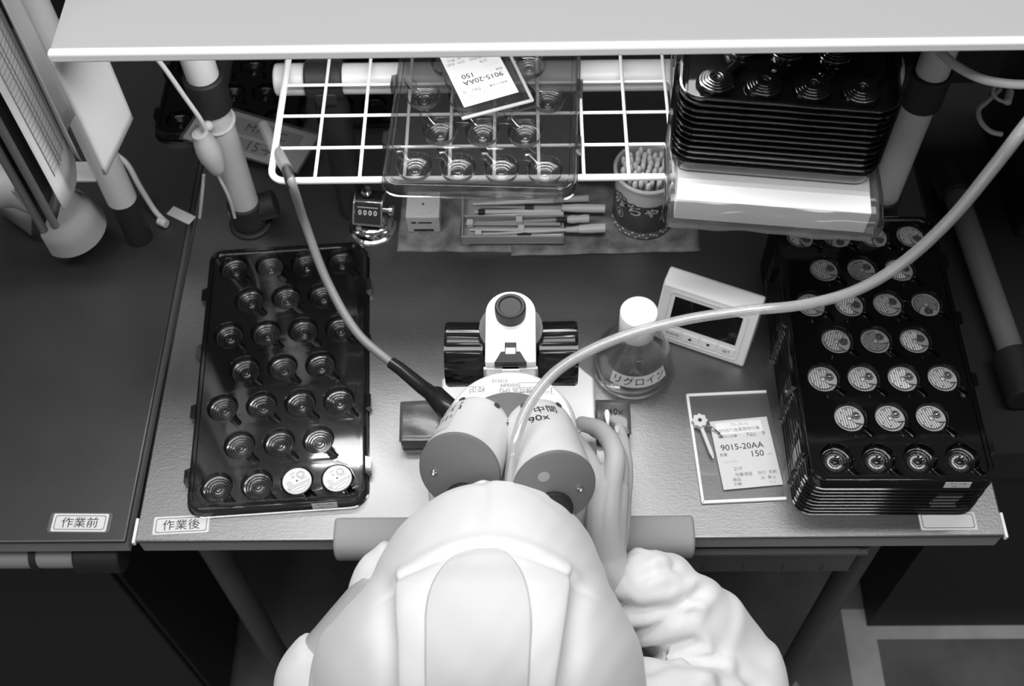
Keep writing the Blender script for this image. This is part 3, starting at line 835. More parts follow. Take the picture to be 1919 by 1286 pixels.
# ligroin bottle
BB = at(1184, 688, 0)
bo = thing('solvent_bottle', 'squat clear glass bottle with white screw cap beside the microscope', 'bottle', (BB.x, BB.y, .1))
m = MB(); m.lathe([(0, 3), (30, 1.5), (35, 0), (37.2, 3), (37.6, 9), (37.2, 14), (35.8, 21), (33, 31), (29, 40), (23.5, 47), (18, 52), (15.6, 56), (15, 60), (15, 66)], 64)
m.lathe([(15, 66), (13, 66), (13, 59), (15, 55), (22, 46), (27.4, 39), (31.4, 30), (34.2, 21), (35.4, 12), (33.6, 6), (0, 5.5)], 64); obj('glass_body', m, GLASS, bo, smooth=60)
m = MB(); m.lathe([(0, 6.2), (32.6, 6.6), (35, 12), (33.8, 20), (33, 23), (0, 23)], 64); obj('liquid', m, LIQUID, bo, smooth=60)
m = MB()
def lab(u, v):
    a = -PI/2+.10+(u-.5)*1.62; z = 21.5+v*12.5; R_ = 36.1-(z-20)*.29-(z-20)**2*.004+.3
    return (R_*math.cos(a), R_*math.sin(a), z)
m.grid(lab, 40, 4)
def labt(p):
    a = -PI/2+.10+p[0]/31.5; z = 27.6+p[1]*.95; R_ = 36.1-(z-20)*.29-(z-20)**2*.004+.5
    return (R_*math.cos(a), R_*math.sin(a), z)
m.text('リグロイン', 10.2, None, 1, bend=labt, sx=.95)
obj('bottle_label', m, [mat('cream_label', .62, .6), INK], bo, label='pale label lettered リグロイン')
m = MB(); prof = []
n = 72
vs = []; fs = []
rows = [(0, 93), (14.8, 93), (16.2, 92.6), (16.9, 91.6), (16.6, 74), (16.2, 61), (15.0, 59.5), (14.2, 59.5)]
for i, (r_, z) in enumerate(rows):
    for k in range(n):
        rib = .25 if (k % 2 and 3 <= i <= 5) else 0
        a = 2*PI*k/n; vs.append(((r_-rib)*math.cos(a), (r_-rib)*math.sin(a), z))
for i in range(len(rows)-1):
    for k in range(n): fs.append((i*n+k, i*n+(k+1) % n, (i+1)*n+(k+1) % n, (i+1)*n+k))
m.add(vs, [f[::-1] for f in fs]); obj('screw_cap', m, mat('bright_white_plastic', .88, .4), bo, smooth=50)

# thermo-hygrometer clock
a_, b_ = at(1228, 630, 2), at(1385, 683, 2)
md = (a_+b_)/2; rz = math.atan2(b_.y-a_.y, b_.x-a_.x)
ck = thing('desk_clock', 'white digital desk clock leaning back behind the bottle', 'clock', (md.x, md.y, .1), rz)
m = MB(); Ms = Matrix(((0, 0, 1, -46), (1, 0, 0, 0), (0, 1, 0, 0), (0, 0, 0, 1)))
m.prism([(0, 0), (-2, 3), (18.5, 61), (23, 64), (38, 64), (42, 60), (46, 0)], 0, 92, 0, Ms); obj('case', m, mat('clock_white', .72, .4), ck, bevel=3, seg=3)
Mf = frame((0, -2, 3), (1, 0, 0), (0, 20.5, 58))
m = MB(); o1 = rr(-38, 38, 4, 58, 3); o2 = rr(-36.5, 36.5, 5.5, 56.5, 2.4); n = len(o1)
m.add([(x, y, .1) for x, y in o1]+[(x, y, .9) for x, y in o1]+[(x, y, .9) for x, y in o2]+[(x, y, .1) for x, y in o2], [(j*n+k, j*n+(k+1) % n, (j+1)*n+(k+1) % n, (j+1)*n+k) for j in range(3) for k in range(n)], 0, Mf)
obj('bezel', m, MATS['clock_white'], ck)
m = MB(); m.box(-32, 33, 21, 53, .1, .7, 0, Mf); obj('screen', m, SCREEN, ck, bevel=.4)
for k, tx_ in enumerate(('WAVE', '▲', '▼', 'SET')):
    m = MB(); x = -26.2+k*17.6
    m.box(x-7.8, x+7.8, 7.5, 15.5, .1, 1.1, 0, Mf); m.text(tx_, 4.4, Mf @ T(x, 11.2, 1.25), 1, sx=1.1); obj('button', m, [MATS['clock_white'], INK], ck, label='button marked '+tx_)

# slip cases
def slip_case(label, loc, rz, no, w=74.4, h=111, sw=53, sh=69, so=(8, -8), sr=.05, full=True):
    t = thing('slip_case', label, 'card case', loc, rz)
    m = MB(); m.prism(rr(-w/2, w/2, -h/2, h/2, 3), 0, 2.0); obj('clear_sleeve', m, SLEEVE if full else clear('clear_case', .93, .05, 1.5, body=.02, bodyv=.4), t)
    m = MB()
    m.box(-w/2-.6, -w/2+2.2, -h/2, h/2, 0, 2.6); m.box(-w/2, w/2, h/2-2.6, h/2+.4, 0, 2.6); m.box(-w/2, w/2, -h/2-.4, -h/2+2.8, 0, 2.6)
    obj('white_edge', m, WHITE if full else mat('clear_edge', .33, .25), t, bevel=.8)
    m = MB(); M = T(so[0], so[1], 2.2, sr)
    m.box(-sw/2, sw/2, -sh/2, sh/2, 0, .15, 0, M)
    k = sw/53
    m.box(-21.5*k, 20*k, 20*k, 32*k, .15, .3, 2, M)
    def tx(s, x, y, sz, mi=1, sx=1.0): m.text(s, sz*k, M @ T(x*k, y*k, .4), mi, sx=sx)
    tx('TK-2K16', 0, 29, 4.4, 4); tx('SPS右穴金属異物付着', -1, 23.5, 4.2, 3, .95)
    tx('検査仕上品■', -13, 17.5, 3, 3); tx('No   '+no, 13, 17.5, 6.4, 3)
    tx('9015-20AA', -2, 6.2, 8.4, 1, 1.0); tx('数量', -20, -.6, 3.4, 3); tx('150', 10, -2.2, 8.4, 1); tx('pcs', 21.5, -3, 3, 4); tx('ロット No', -15, -8, 2.6, 4)
    tx('2/19', -10, -15.5, 5.2, 3, .8); tx('作業項目', -6, -21.5, 4, 3); tx('日付  名前', 15, -21.5, 3.8, 3)
    tx('検品', -13, -26, 3.8, 3); tx('20  青山', 15, -26.5, 3.8, 3); tx('外観', -13, -30.5, 3.6, 3); tx('仕上', 18, -31, 3.2, 4)
    obj('order_slip', m, [mat('slip_paper', .60, .8), INK, PAPER, INKG, INKL], t, label='printed slip reading 9015-20AA and 150')
    return t
cs = [at(1287, 737, 3), at(1437, 730, 3), at(1474, 935, 3), at(1317, 945, 3)]
cc = (cs[0]+cs[1]+cs[2]+cs[3])/4
slip_case('white edged clear slip case lying flat on the bench between bottle and dark tray stack', (cc.x, cc.y, .1), .043, '9')
q1, q2 = at(866, 225, RZ+17), at(1000, 190, RZ+17)
ang = math.atan2(q2.y-q1.y, q2.x-q1.x); ww = (q2-q1).length; hh = 95
cx_ = (q1+q2)/2 + Vector((-math.sin(ang), math.cos(ang), 0))*hh/2
slip_case('clear slip case lying upside down across the tray on the wire rack', (cx_.x, cx_.y, RZ+3+TH+.1), ang+PI, '6', ww, hh, 49, 64, (2.5, 3), .03, False)

# cleaning stick with gear shaped head on the slip case
gp = at(1311, 790, 6); ge = at(1337, 860, 4)
cl = thing('cleaning_stick', 'small white stick with gear shaped head lying on the slip case', 'cleaning tool', (gp.x, gp.y, 2.8))
m = MB(); ol = []
for k in range(48):
    a = 2*PI*k/48; r_ = 6.6+.7*math.cos(8*a); ol.append((r_*math.cos(a), r_*math.sin(a)))
m.prism(ol, 0, 6); obj('gear_head', m, IV, cl, bevel=.5)
m = MB(); m.lathe([(1.9, 6.05), (0, 6.1)], 14); obj('hole', m, BLACKM, cl)
d = ge-gp; m = MB(); m.tube([(d.x*.15, d.y*.15, 2), (d.x*.85, d.y*.85, 1.8), (d.x, d.y, 1.6)], [1.9, 1.9, .6], 10); obj('stick', m, IV, cl)
for (px, py) in ((1348, 812), (1352, 818)):
    e = at(px, py, 3)-gp; m = MB(); m.tube(spline([(1, -2, 5), (e.x*.5, e.y*.5, 4), (e.x, e.y, 1), (e.x-2, e.y-1.4, 1)], 5), .55, 6); obj('wire', m, CHROME, cl)

# film wrapped weights beside the microscope base
def weight(label, c, w, d, h, rz, txt=None):
    t = thing('wrapped_block', label, 'block', (c[0], c[1], .1), rz)
    m = MB(); m.box(-w/2, w/2, -d/2, d/2, 0, h-1.2); obj('block', m, WRAPD, t, bevel=2)
    m = MB()
    m.grid(lambda u, v: ((u-.5)*(w+1.5), (v-.5)*(d+1.5), h+.25*math.sin(u*7+v*4)+.15*math.sin(v*11+u*3)-2.6*max(0, abs(u-.5)-.44)*8-2.6*max(0, abs(v-.5)-.44)*8), 24, 24)
    obj('film_top', m, WRAP, t)
    if txt:
        m = MB(); m.text(txt, 9, T(2, 4, h+1.0), 0); obj('handwriting', m, INK, t)
    return t
weight('film wrapped dark block left of the microscope base', (-98, 508), 36, 40, 19, .03)
weight('film wrapped dark block marked 40x right of the microscope base', (76, 511), 30, 34, 18, -.02, '40x')
sa, sb = at(1137, 768, 21.5), at(1141, 815, 21.5); dv = (sb-sa).normalized()
s = swab((0, 0, 0), (0, 0, 0), 'white cotton swab lying on the wrapped block marked 40x')
s.location = W(*(sa+dv*76)); s.rotation_mode = 'QUATERNION'; s.rotation_quaternion = Vector((0, 0, 1)).rotation_difference(-dv)
#PART4
# ------------------------------------------------------------------ stereo microscope
MO = Vector((-14, 500, 0))
mic = thing('microscope', 'ivory stereo microscope with black focus knobs in the middle of the bench', 'microscope', (MO.x, MO.y, .1))
m = MB()
xl, xr, yb, yf = -80-MO.x, 60-MO.x, 577-MO.y, 445-MO.y
m.prism([(xl+24, yb), (xl, yb-24), (xl, yf+10), (xl+10, yf), (xr-10, yf), (xr, yf+10), (xr, yb-24), (xr-24, yb)][::-1], 3, 16); obj('base_plate', m, mat('bright_enamel', .82, .35), mic, bevel=2)
for x, y in ((xl+16, yf+16), (xr-16, yf+16), (xl+24, yb-24), (xr-24, yb-24)):
    m = MB(); m.cyl((x, y, -.1), (x, y, 3), 7); obj('foot', m, RUBBER, mic)
# pillar with arched top
m = MB(); ol = [(-20, -23), (20, -23)]+[(20*math.cos(a), 25+20*math.sin(a)) for a in [PI*k/16 for k in range(17)]]
m.prism([(x, y) for x, y in ol], 16, 166); obj('pillar', m, MATS['bright_enamel'], mic, bevel=1.5)
m = MB(); m.cyl((0, 20, 16), (0, 20, 150), 26); obj('pillar_back', m, DARK, mic)
m = MB(); m.lathe([(0, 177), (8.5, 177), (9.6, 178.4), (11.3, 178.6), (12.4, 177.4), (12.6, 172), (12, 166.2), (0, 166)], 36, 0, T(0, 22, 0)); obj('top_knob', m, RUBBER, mic)
m = MB(); m.prism([(-12.5, -23.4), (12.5, -23.4), (7.5, -13.5), (4.6, -13.5), (4.6, -5), (-4.6, -5), (-4.6, -13.5), (-7.5, -13.5)][::-1], 150, 166.4); obj('dovetail_slot', m, BLACKM, mic)
m = MB(); m.box(-4, 4, -16, -10, 150, 167); m.box(-19.5, 19.5, -46, -23, 110, 148); m.box(-7, 7, -27, -16, 120, 160); obj('dovetail_slide', m, NICKEL if False else ENAMEL, mic, bevel=.6)
m = MB(); m.box(-21.5, 21.5, -26, -23, 138, 160); obj('slide_plate', m, NICKEL, mic, bevel=.5)
# focus knobs
for sx in (-1, 1):
    n = 120; xs = [(21.5, 19), (23, 25.8), (26, 26.6), (52, 27.2), (54.5, 26), (55, 20), (55, 0)]
    vs = []; fs = []
    for i, (x, r_) in enumerate(xs):
        for k in range(n):
            a = 2*PI*k/n; rib = 0
            if i in (2, 3): rib = 0 if (k % 10) < 6 else 1.0
            vs.append((sx*x, 15+(r_-rib)*math.cos(a), 118+(r_-rib)*math.sin(a)))
    for i in range(len(xs)-1):
        for k in range(n):
            f = (i*n+k, i*n+(k+1) % n, (i+1)*n+(k+1) % n, (i+1)*n+k); fs.append(f if sx > 0 else f[::-1])
    m = MB(); m.add(vs, fs); kb = obj('focus_knob', m, KNOB, mic, smooth=25)
    m = MB(); m.cyl((sx*18, 15, 118), (sx*23, 15, 118), 6, n=16); obj('knob_shaft', m, CHROME, kb)
# zoom body
BC = Vector((0, 415-MO.y, 0))
m = MB(); m.lathe([(0, 62), (34, 62), (36, 66), (38, 92), (50, 100), (50, 169), (48.5, 173), (46, 175), (0, 175)], 64, 0, Matrix.Translation(BC)); obj('zoom_body', m, ENAMEL, mic)
m = MB(); m.lathe([(0, 55), (26, 55), (27, 58), (27, 64), (0, 64)], 40, 0, Matrix.Translation(BC)); obj('objective_lens', m, BLACKM, mic)
# inventory plate on the rear of the top
m = MB()
def arcpt(x, y): return (x, y+BC.y, 175.2)
n = 24; vs = []
for k in range(n+1):
    x = -32+66*k/n
    vs += [arcpt(x, min(math.sqrt(46**2-x*x)-1.5, 43.0)), arcpt(x, 27+.0015*(34**2-x*x)*1.0)]
m.add(vs, [(2*k, 2*k+1, 2*k+3, 2*k+2) for k in range(n)], 0)
for s_, x, y, sz, mi in (('検収品 SM2', 4, 31, 5, 1), ('0000689', 0, 35.5, 4.4, 1), ('010510', -8, 39.5, 4, 1), ('校正', -25, 32.5, 6, 1)):
    m.text(s_, sz, T(x, BC.y+y, 175.4, PI), mi)
for y in (29.2, 33.3, 37.5): m.box(6, 30, BC.y+y, BC.y+y+.25, 175.3, 175.4, 1)
m.box(-31, -30.6, BC.y+28, BC.y+33, 175.3, 175.4, 1); m.box(31, 31.5, BC.y+28, BC.y+33, 175.3, 175.4, 1)
obj('inventory_plate', m, [mat('plate_paper', .66, .5), INKG], mic, smooth=0, label='pale printed plate on top of the body')
# tilted flange that carries the eyepiece tubes, its grey put in for the shadowed inset
AX = Vector((0, -.55, .83)).normalized()
Fm = frame((0, 400-MO.y, 160), (1, 0, 0), Vector((0, AX.z, -AX.y)))
m = MB(); m.lathe([(0, 0), (46, 0), (46, 12), (45, 14), (0, 14)], 64, 0, Fm); obj('tube_flange', m, GREYCAP, mic)
m = MB(); m.box(-22, 22, -26, 27, 14, 19, 0, Fm); obj('tube_bridge', m, ENAMEL if False else GREYCAP, mic, bevel=2)
m = MB(); m.lathe([(4.3, 0), (4.3, 3), (3.2, 3.6), (2.2, 3.6), (2.2, 2), (0, 2)], 20, 0, Fm @ T(-2, 21, 19)); obj('bolt', m, BLACK, mic)
# eyepiece tubes: ivory prism housings with grey end plates
def on_tube(B, ax, xd, up, r0, r1, L):
    def f(ang, s, lift=0.15):
        r = r0+(r1-r0)*s/L+lift
        return B+ax*s+(xd*math.sin(ang)+up*math.cos(ang))*r
    return f
for side, (cpx, cpy), (bkx, bky) in ((-1, (862, 882), (898, 800)), (1, (1038, 912), (1006, 802))):
    Cc = at(cpx, cpy, 203)-MO; Bk = at(bkx, bky, 172)-MO
    ax = (Cc-Bk).normalized(); L = (Cc-Bk).length
    ax = Vector((ax.x, ax.y, ax.z)).normalized()
    xd = Vector((1, 0, 0)); xd = (xd-ax*xd.dot(ax)).normalized(); up = xd.cross(ax)*-1
    if up.z < 0: up = -up
    Mh = Matrix(((xd.x, up.x, ax.x, Bk.x), (xd.y, up.y, ax.y, Bk.y), (xd.z, up.z, ax.z, Bk.z), (0, 0, 0, 1)))
    if Mh.to_3x3().determinant() < 0: pass
    m = MB(); rows = [(-4, 20), (-2, 23), (2, 25.2), (10, 26.6), (L-2, 29.3), (L, 29.5)]
    n = 56; vs = []; fs = []
    for z, r_ in rows:
        for k in range(n):
            a = 2*PI*k/n; vs.append((r_*math.sin(a), r_*1.06*math.cos(a), z))
    for i in range(len(rows)-1):
        for k in range(n): fs.append((i*n+k, i*n+(k+1) % n, (i+1)*n+(k+1) % n, (i+1)*n+k))
    fs.append(tuple(range(n))); m.add(vs, fs, 0, Mh)
    hs = obj('eyepiece_tube', m, ENAMEL, mic, smooth=40)
    m = MB(); rows = [(L, 29.5), (L+.2, 29.3), (L+2.0, 28.9), (L+2.6, 28.0), (L+2.6, 0)]; vs = []; fs = []
    for z, r_ in rows:
        for k in range(n):
            a = 2*PI*k/n; vs.append((r_*math.sin(a), r_*1.06*math.cos(a), z))
    for i in range(len(rows)-1):
        for k in range(n): fs.append((i*n+k, i*n+(k+1) % n, (i+1)*n+(k+1) % n, (i+1)*n+k))
    m.add(vs, fs, 0, Mh); obj('end_plate', m, GREYCAP, hs, smooth=40)
    # eyepiece
    ex, ey = (-2, -17) if side > 0 else (-4, -23)
    m = MB(); m.lathe([(15, L+2.6), (15, L+5), (14, L+5.6), (14, L+8), (12, L+9), (9, L+8.5), (0, L+8)], 36, 0, Mh @ T(ex if side > 0 else -ex, ey, 0)); obj('eyepiece', m, BLACKM, hs)
    for sx_, sy_ in ((18*side, -1.5),):
        m = MB(); m.lathe([(2.2, L+2.6), (2.2, L+4), (1.4, L+4.6), (.8, L+4), (0, L+4)], 14, 0, Mh @ T(sx_, sy_, 0)); obj('screw', m, CHROME, hs)
    if side > 0:
        m = MB(); m.lathe([(4.2, L+2.7), (4.2, L+2.9), (0, L+2.95)], 24, 0, Mh @ T(-7.5, 11.5, 0)); obj('dot_sticker', m, mat('dot_grey', .36, .6), hs, label='round grey dot sticker')
    ot = on_tube(Bk, ax, xd, up*1.06, 26.2, 29.5, L)
    for ang, s_ in ((-.42, 6), (.62, 6)):
        p = ot(ang, s_, 0); nrm = (xd*math.sin(ang)+up*math.cos(ang))
        m = MB(); m.lathe([(2.6, 0), (2.6, .3), (1.8, .35), (0, .3)], 16, 0, frame(p, xd*math.cos(ang)-up*math.sin(ang), -ax)); obj('tube_screw', m, DARK, hs)
    def put(txt, sz, a0, s0, mb_, mi, rot=0, sx=1.0, skew=0):
        def bend(p):
            x, y = p[0]*math.cos(rot)-p[1]*math.sin(rot), p[0]*math.sin(rot)+p[1]*math.cos(rot)
            return ot(a0+x/28, s0-y, .25)
        mb_.text(txt, sz, None, mi, bend=bend, sx=sx)
    if side > 0:
        m = MB(); put('中間', 9.5, .13, 18, m, 0, .12); put('90x', 10.5, -.12, 29, m, 0, .06); obj('handwriting', m, INK, hs, smooth=0, label='handwritten 中間 90x')
    else:
        m = MB()
        m.grid(lambda u, v: ot(-.98+.62*u, 8+46*v, .2), 12, 6, 0)
        put('宝石', 13, -.66, 20, m, 1, .1, .9); put('林中', 11, -.74, 36, m, 1, .1, .9)
        obj('tube_label', m, [mat('tube_label_paper', .60, .5), INK], hs, smooth=60, label='white sticker with black characters')

# cord from the rack to the microscope lamp
def cord(name, label, cat, pts, r, m_, n=10, ends=()):
    P = [Vector(p) for p in pts]; o = P[0].copy()
    t = thing(name, label, cat, tuple(o))
    b = MB(); b.tube(spline([p-o for p in P], 10), r, n); obj('cord', b, m_, t, smooth=60)
    for nm, ps, rad, mm in ends:
        b = MB(); b.tube([Vector(p)-o for p in ps], rad, 14); obj(nm, b, mm, t, smooth=60)
    return t
ca = [at(540, 322, 212), at(549, 350, 206), at(572, 420, 160), at(612, 525, 125), at(668, 622, 105), at(737, 684, 96)]
cb = [at(733, 680, 96), at(752, 693, 96), at(790, 725, 100), at(808, 738, 103), at(815, 742, 106), at(838, 766, 112), at(850, 775, 114)]
cord('lamp_cord', 'grey cord running from the rack corner down to the microscope, ending in a black plug', 'cord', ca, 3.9, CORDG, 12,
     [('plug', cb, [5.2, 5.6, 6.2, 6.6, 9, 10, 9], BLACK), ('strain_relief', [at(537, 315, 213), at(543, 335, 211), at(547, 350, 206)], [4.2, 4.6, 4.2], BLACKM), ('upper_plug', [at(494, 236, 190), at(516, 280, 200), at(537, 316, 211)], [5.0, 5.6, 5.0], CORDG)])
# clear hose
hp = [at(2010, 130, 470), at(1919, 240, 450), at(1860, 316, 420), at(1780, 412, 370), at(1690, 494, 320), at(1600, 546, 285), at(1500, 572, 260), at(1400, 582, 245), at(1290, 598, 238), at(1180, 626, 236), at(1095, 662, 236), at(1035, 703, 236), at(990, 762, 234), at(965, 830, 228), at(957, 880, 215), at(955, 915, 205)]
h = obj('air_hose', MB().tube(spline([p-hp[0] for p in hp], 10), 3.9, 16), HOSE, smooth=60); h.location = W(*hp[0])
tag(h, 'clear plastic air hose sweeping over the bench from the right to the microscope', 'hose')
h2 = MB().tube(spline([p-hp[0] for p in hp], 10), 2.3, 12); obj('hose_bore', h2, HOSE, h, smooth=60)
#PART5
# ------------------------------------------------------------------ the person at the microscope
PO = Vector((-30, 60, -750))
person = thing('person', 'person in white hood and white gown bending over the microscope', 'person', (PO.x, PO.y, -750))
def hand(side):
    """fingers curled round the microscope base; returns tubes in bench coordinates"""
    b = MB()
    def A(px, py, z):
        p = at(px, py, z)
        if side < 0: p = Vector((-32-p.x+34, p.y-10, p.z-4))
        return p
    def chain(pts, rs, n=14, k=6):
        S = spline([A(*p) for p in pts], k); m_ = len(S)
        R = []
        for i in range(m_):
            t = i/(m_-1)*(len(rs)-1); j = min(int(t), len(rs)-2); R.append(rs[j]+(rs[j+1]-rs[j])*(t-j))
        b.tube(S, R, n); b.sphere(S[-1], rs[-1], 12); b.sphere(S[0], rs[0], 12)
    wr = (1136, 1046, 44)
    # metacarpals fanning from the wrist
    chain([wr, (1122, 975, 66), (1128, 916, 76)], (17, 12, 9.2))
    chain([wr, (1138, 975, 67), (1146, 908, 77)], (17, 12, 9.2))
    chain([wr, (1150, 975, 62), (1160, 918, 70)], (16, 11.5, 8.6))
    chain([wr, (1156, 990, 52), (1166, 940, 57)], (15, 11, 7.8))
    # fingers
    chain([(1124, 918, 76), (1106, 868, 71), (1086, 835, 56), (1070, 815, 44)], (8.8, 7.8, 7.2, 6.2))
    chain([(1147, 906, 77), (1152, 850, 75), (1128, 808, 61), (1091, 794, 49)], (9.0, 8.7, 8.0, 6.8))
    chain([(1160, 918, 68), (1161, 862, 57), (1140, 822, 43), (1112, 806, 33)], (8.2, 7.4, 6.8, 6.0))
    chain([(1167, 940, 56), (1173, 880, 46), (1168, 830, 36), (1160, 801, 29)], (7.4, 6.3, 5.6, 4.6))
    # thumb from the side of the palm
    chain([(1112, 1002, 48), (1084, 950, 44), (1064, 900, 40), (1050, 862, 38)], (12, 10.5, 9, 7))
    # wrist and forearm
    chain([(1137, 1024, 47), (1140, 1062, 40), (1158, 1092, 30), (1205, 1150, 0)], (15.5, 18, 21, 27), 20)
    return b
def remesh(mb, vox, it):
    return applied(mb, [('REMESH', dict(mode='VOXEL', voxel_size=vox/1000)), ('SMOOTH', dict(factor=.5, iterations=it))], [SKIN], 'tmp', 0)
hb = MB()
for sd in (1, -1):
    me = remesh(hand(sd), 1.3, 3); mesh_to_mb(me, hb); bpy.data.meshes.remove(me)
bb = MB()
HC = Vector((-32, 262, 140))
FD = Vector((0, .80, -.60)); FU = Vector((0, .60, .80))     # face direction, crown direction
def hp_(x, f, u): return HC+Vector((x, 0, 0))+FD*f+FU*u
def ell(b, c, r, M3, n=24):
    t = MB(); t.sphere((0, 0, 0), r, n); b.add([c+M3 @ v for v in t.v], t.f)
M3 = Matrix(((1, 0, 0), (0, FD.y, FU.y), (0, FD.z, FU.z)))
ell(bb, HC, (62, 78, 74), M3)
ell(bb, hp_(0, 32, -38), (48, 46, 52), M3)                  # jaw
bb.tube([hp_(0, 72, 6), hp_(0, 84, -14), hp_(0, 90, -24)], [6, 8, 9], 12); bb.sphere(hp_(0, 86, -26), 9, 12)   # nose
for sx in (-1, 1):
    ell(bb, hp_(sx*62, -6, -10), (7, 16, 26), M3)           # ears
    ell(bb, hp_(sx*26, 66, 14), (22, 10, 7), M3)            # brow
    ell(bb, hp_(sx*34, 58, -24), (18, 14, 14), M3)          # cheeks
ell(bb, hp_(0, 72, -46), (20, 9, 5), M3); ell(bb, hp_(0, 70, -55), (17, 9, 5), M3); ell(bb, hp_(0, 62, -76), (18, 14, 12), M3)
bb.tube(spline([hp_(0, -30, -20), (-31, 190, 70), (-30, 140, 20)], 6), [46, 50, 62], 20)
bb.tube(spline([(-30, 150, 40), (-30, 90, -60), (-30, 30, -190), (-30, 10, -290)], 6), [84, 118, 118, 128], 24)
# shoulders, upper arms, forearms
SH = {1: (at(1195, 1430, 20), at(1372, 1290, -60), at(1190, 1120, 12)), -1: (at(720, 1430, 20), at(594, 1282, -42), at(730, 1092, 12))}
for sd in (1, -1):
    s_, e_, w_ = SH[sd]
    bb.tube(spline([Vector((-30, 140, 20)), s_, e_], 6), [60, 44, 34], 18); bb.sphere(e_, 34, 14)
    bb.tube([e_, w_], [33, 24], 18)
    x = -30+sd*72
    bb.tube(spline([(x, 10, -290), (x+sd*8, 180, -270), (x+sd*14, 330, -285)], 6), [72, 66, 54], 20)
    bb.tube(spline([(x+sd*14, 330, -285), (x+sd*14, 345, -480), (x+sd*14, 335, -690)], 6), [53, 46, 34], 18)
    bb.tube(spline([(x+sd*14, 300, -715), (x+sd*16, 380, -722), (x+sd*18, 450, -728)], 5), [32, 32, 22], 16, sy=.8)
me = applied(bb, [('REMESH', dict(mode='VOXEL', voxel_size=.005)), ('SMOOTH', dict(factor=.5, iterations=4))], [SKIN], 'tmp', 0)
fb = MB(); mesh_to_mb(me, fb); bpy.data.meshes.remove(me); fb.add(hb.v, hb.f)
fb.v = local(fb.v, PO)
obj('body', fb, SKIN, person, smooth=180)
e = MB()
for sx in (-1, 1): e.sphere(hp_(sx*26, 68, 0)-PO, 10, 14)
obj('eyes', e, PAPER, person)
e = MB()
for sx in (-1, 1): e.sphere(hp_(sx*26, 74.5, 0)-PO, 4.2, 12)
obj('irises', e, BLACK, person)
e = MB(); ell(e, hp_(0, -9, 8), (66, 78, 76), M3, 28); e.v = local(e.v, PO); obj('hair', e, HAIR, person, label='dark hair under the hood')
# finger nails
e = MB()
pn = at(1159, 806, 34.0); t_ = MB(); t_.sphere((0, 0, 0), (3.4, 5.6, 1.6), 14)
Mn = frame(pn-PO, Vector((1, .1, -.25)), Vector((-.1, .9, -.25))); e.add(t_.v, t_.f, 0, Mn); obj('fingernail', e, NAIL, person)

# hood: nested arcs from the brim over the crown to the back of the cape
ROWS = [((720, 1092, 106), (924, 926, 190), (1112, 1086, 106)),
        ((708, 1092, 112), (924, 908, 206), (1120, 1084, 112)),
        ((703, 1094, 116), (924, 903, 213), (1124, 1084, 116)),
        ((700, 1100, 114), (922, 916, 224), (1126, 1090, 114)),
        ((697, 1110, 112), (920, 944, 238), (1130, 1100, 112)),
        ((692, 1122, 108), (918, 985, 250), (1134, 1114, 108)),
        ((682, 1136, 102), (915, 1030, 258), (1140, 1130, 102)),
        ((660, 1150, 95), (912, 1085, 262), (1154, 1150, 95)),
        ((632, 1168, 88), (912, 1150, 260), (1170, 1172, 88)),
        ((604, 1196, 80), (912, 1220, 250), (1186, 1200, 80)),
        ((588, 1240, 72), (912, 1290, 232), (1194, 1240, 72)),
        ((582, 1300, 62), (912, 1370, 200), (1200, 1300, 62)),
        ((572, 1380, 50), (912, 1470, 160), (1206, 1390, 50)),
        ((560, 1480, 30), (912, 1590, 118), (1216, 1500, 30)),
        ((545, 1600, 0), (912, 1740, 70), (1230, 1630, 0))]
RW = [tuple(at(*p) for p in r) for r in ROWS]
NU, NV = 300, 220
def sst(a, b, x): t = max(0, min(1, (x-a)/(b-a))); return t*t*(3-2*t)
def hood_pt(u, v):
    t = v*(len(RW)-1); i = min(int(t), len(RW)-2); f = t-i
    def cr(k):
        P = [RW[max(0, min(len(RW)-1, i+j))][k] for j in (-1, 0, 1, 2)]
        return 0.5*((2*P[1])+(P[2]-P[0])*f+(2*P[0]-5*P[1]+4*P[2]-P[3])*f*f+(3*P[1]-P[0]-3*P[2]+P[3])*f**3)
    L, A, R_ = cr(0), cr(1), cr(2)
    a = (u-.5)*PI*1.02
    C = (L+R_)/2
    ca, sa = math.cos(a), math.sin(a)
    # slightly squarer than an ellipse at the crown
    e = .92+.30*(1-sst(.12, .5, v))
    ca = math.copysign(abs(ca)**e, ca)
    return C+(A-C)*ca+(R_-L)/2*sa
def panel_poly(x, y):
    """1 inside the arched centre panel of the hood"""
    if y < 1026: return 0
    k = min(1, (y-1026)/150)
    l = 868-70*math.sqrt(k)*1.0; r = 962+32*math.sqrt(k)
    if k < 1:
        q = math.sqrt(1-(1-k)**2.4); l = 912-(912-798)*q; r = 912+(995-912)*q
    else: l, r = 798, 995-(y-1176)*.05
    return 1 if l < x < r else 0
hv = [[hood_pt(i/NU, j/NV) for i in range(NU+1)] for j in range(NV+1)]
nv = []
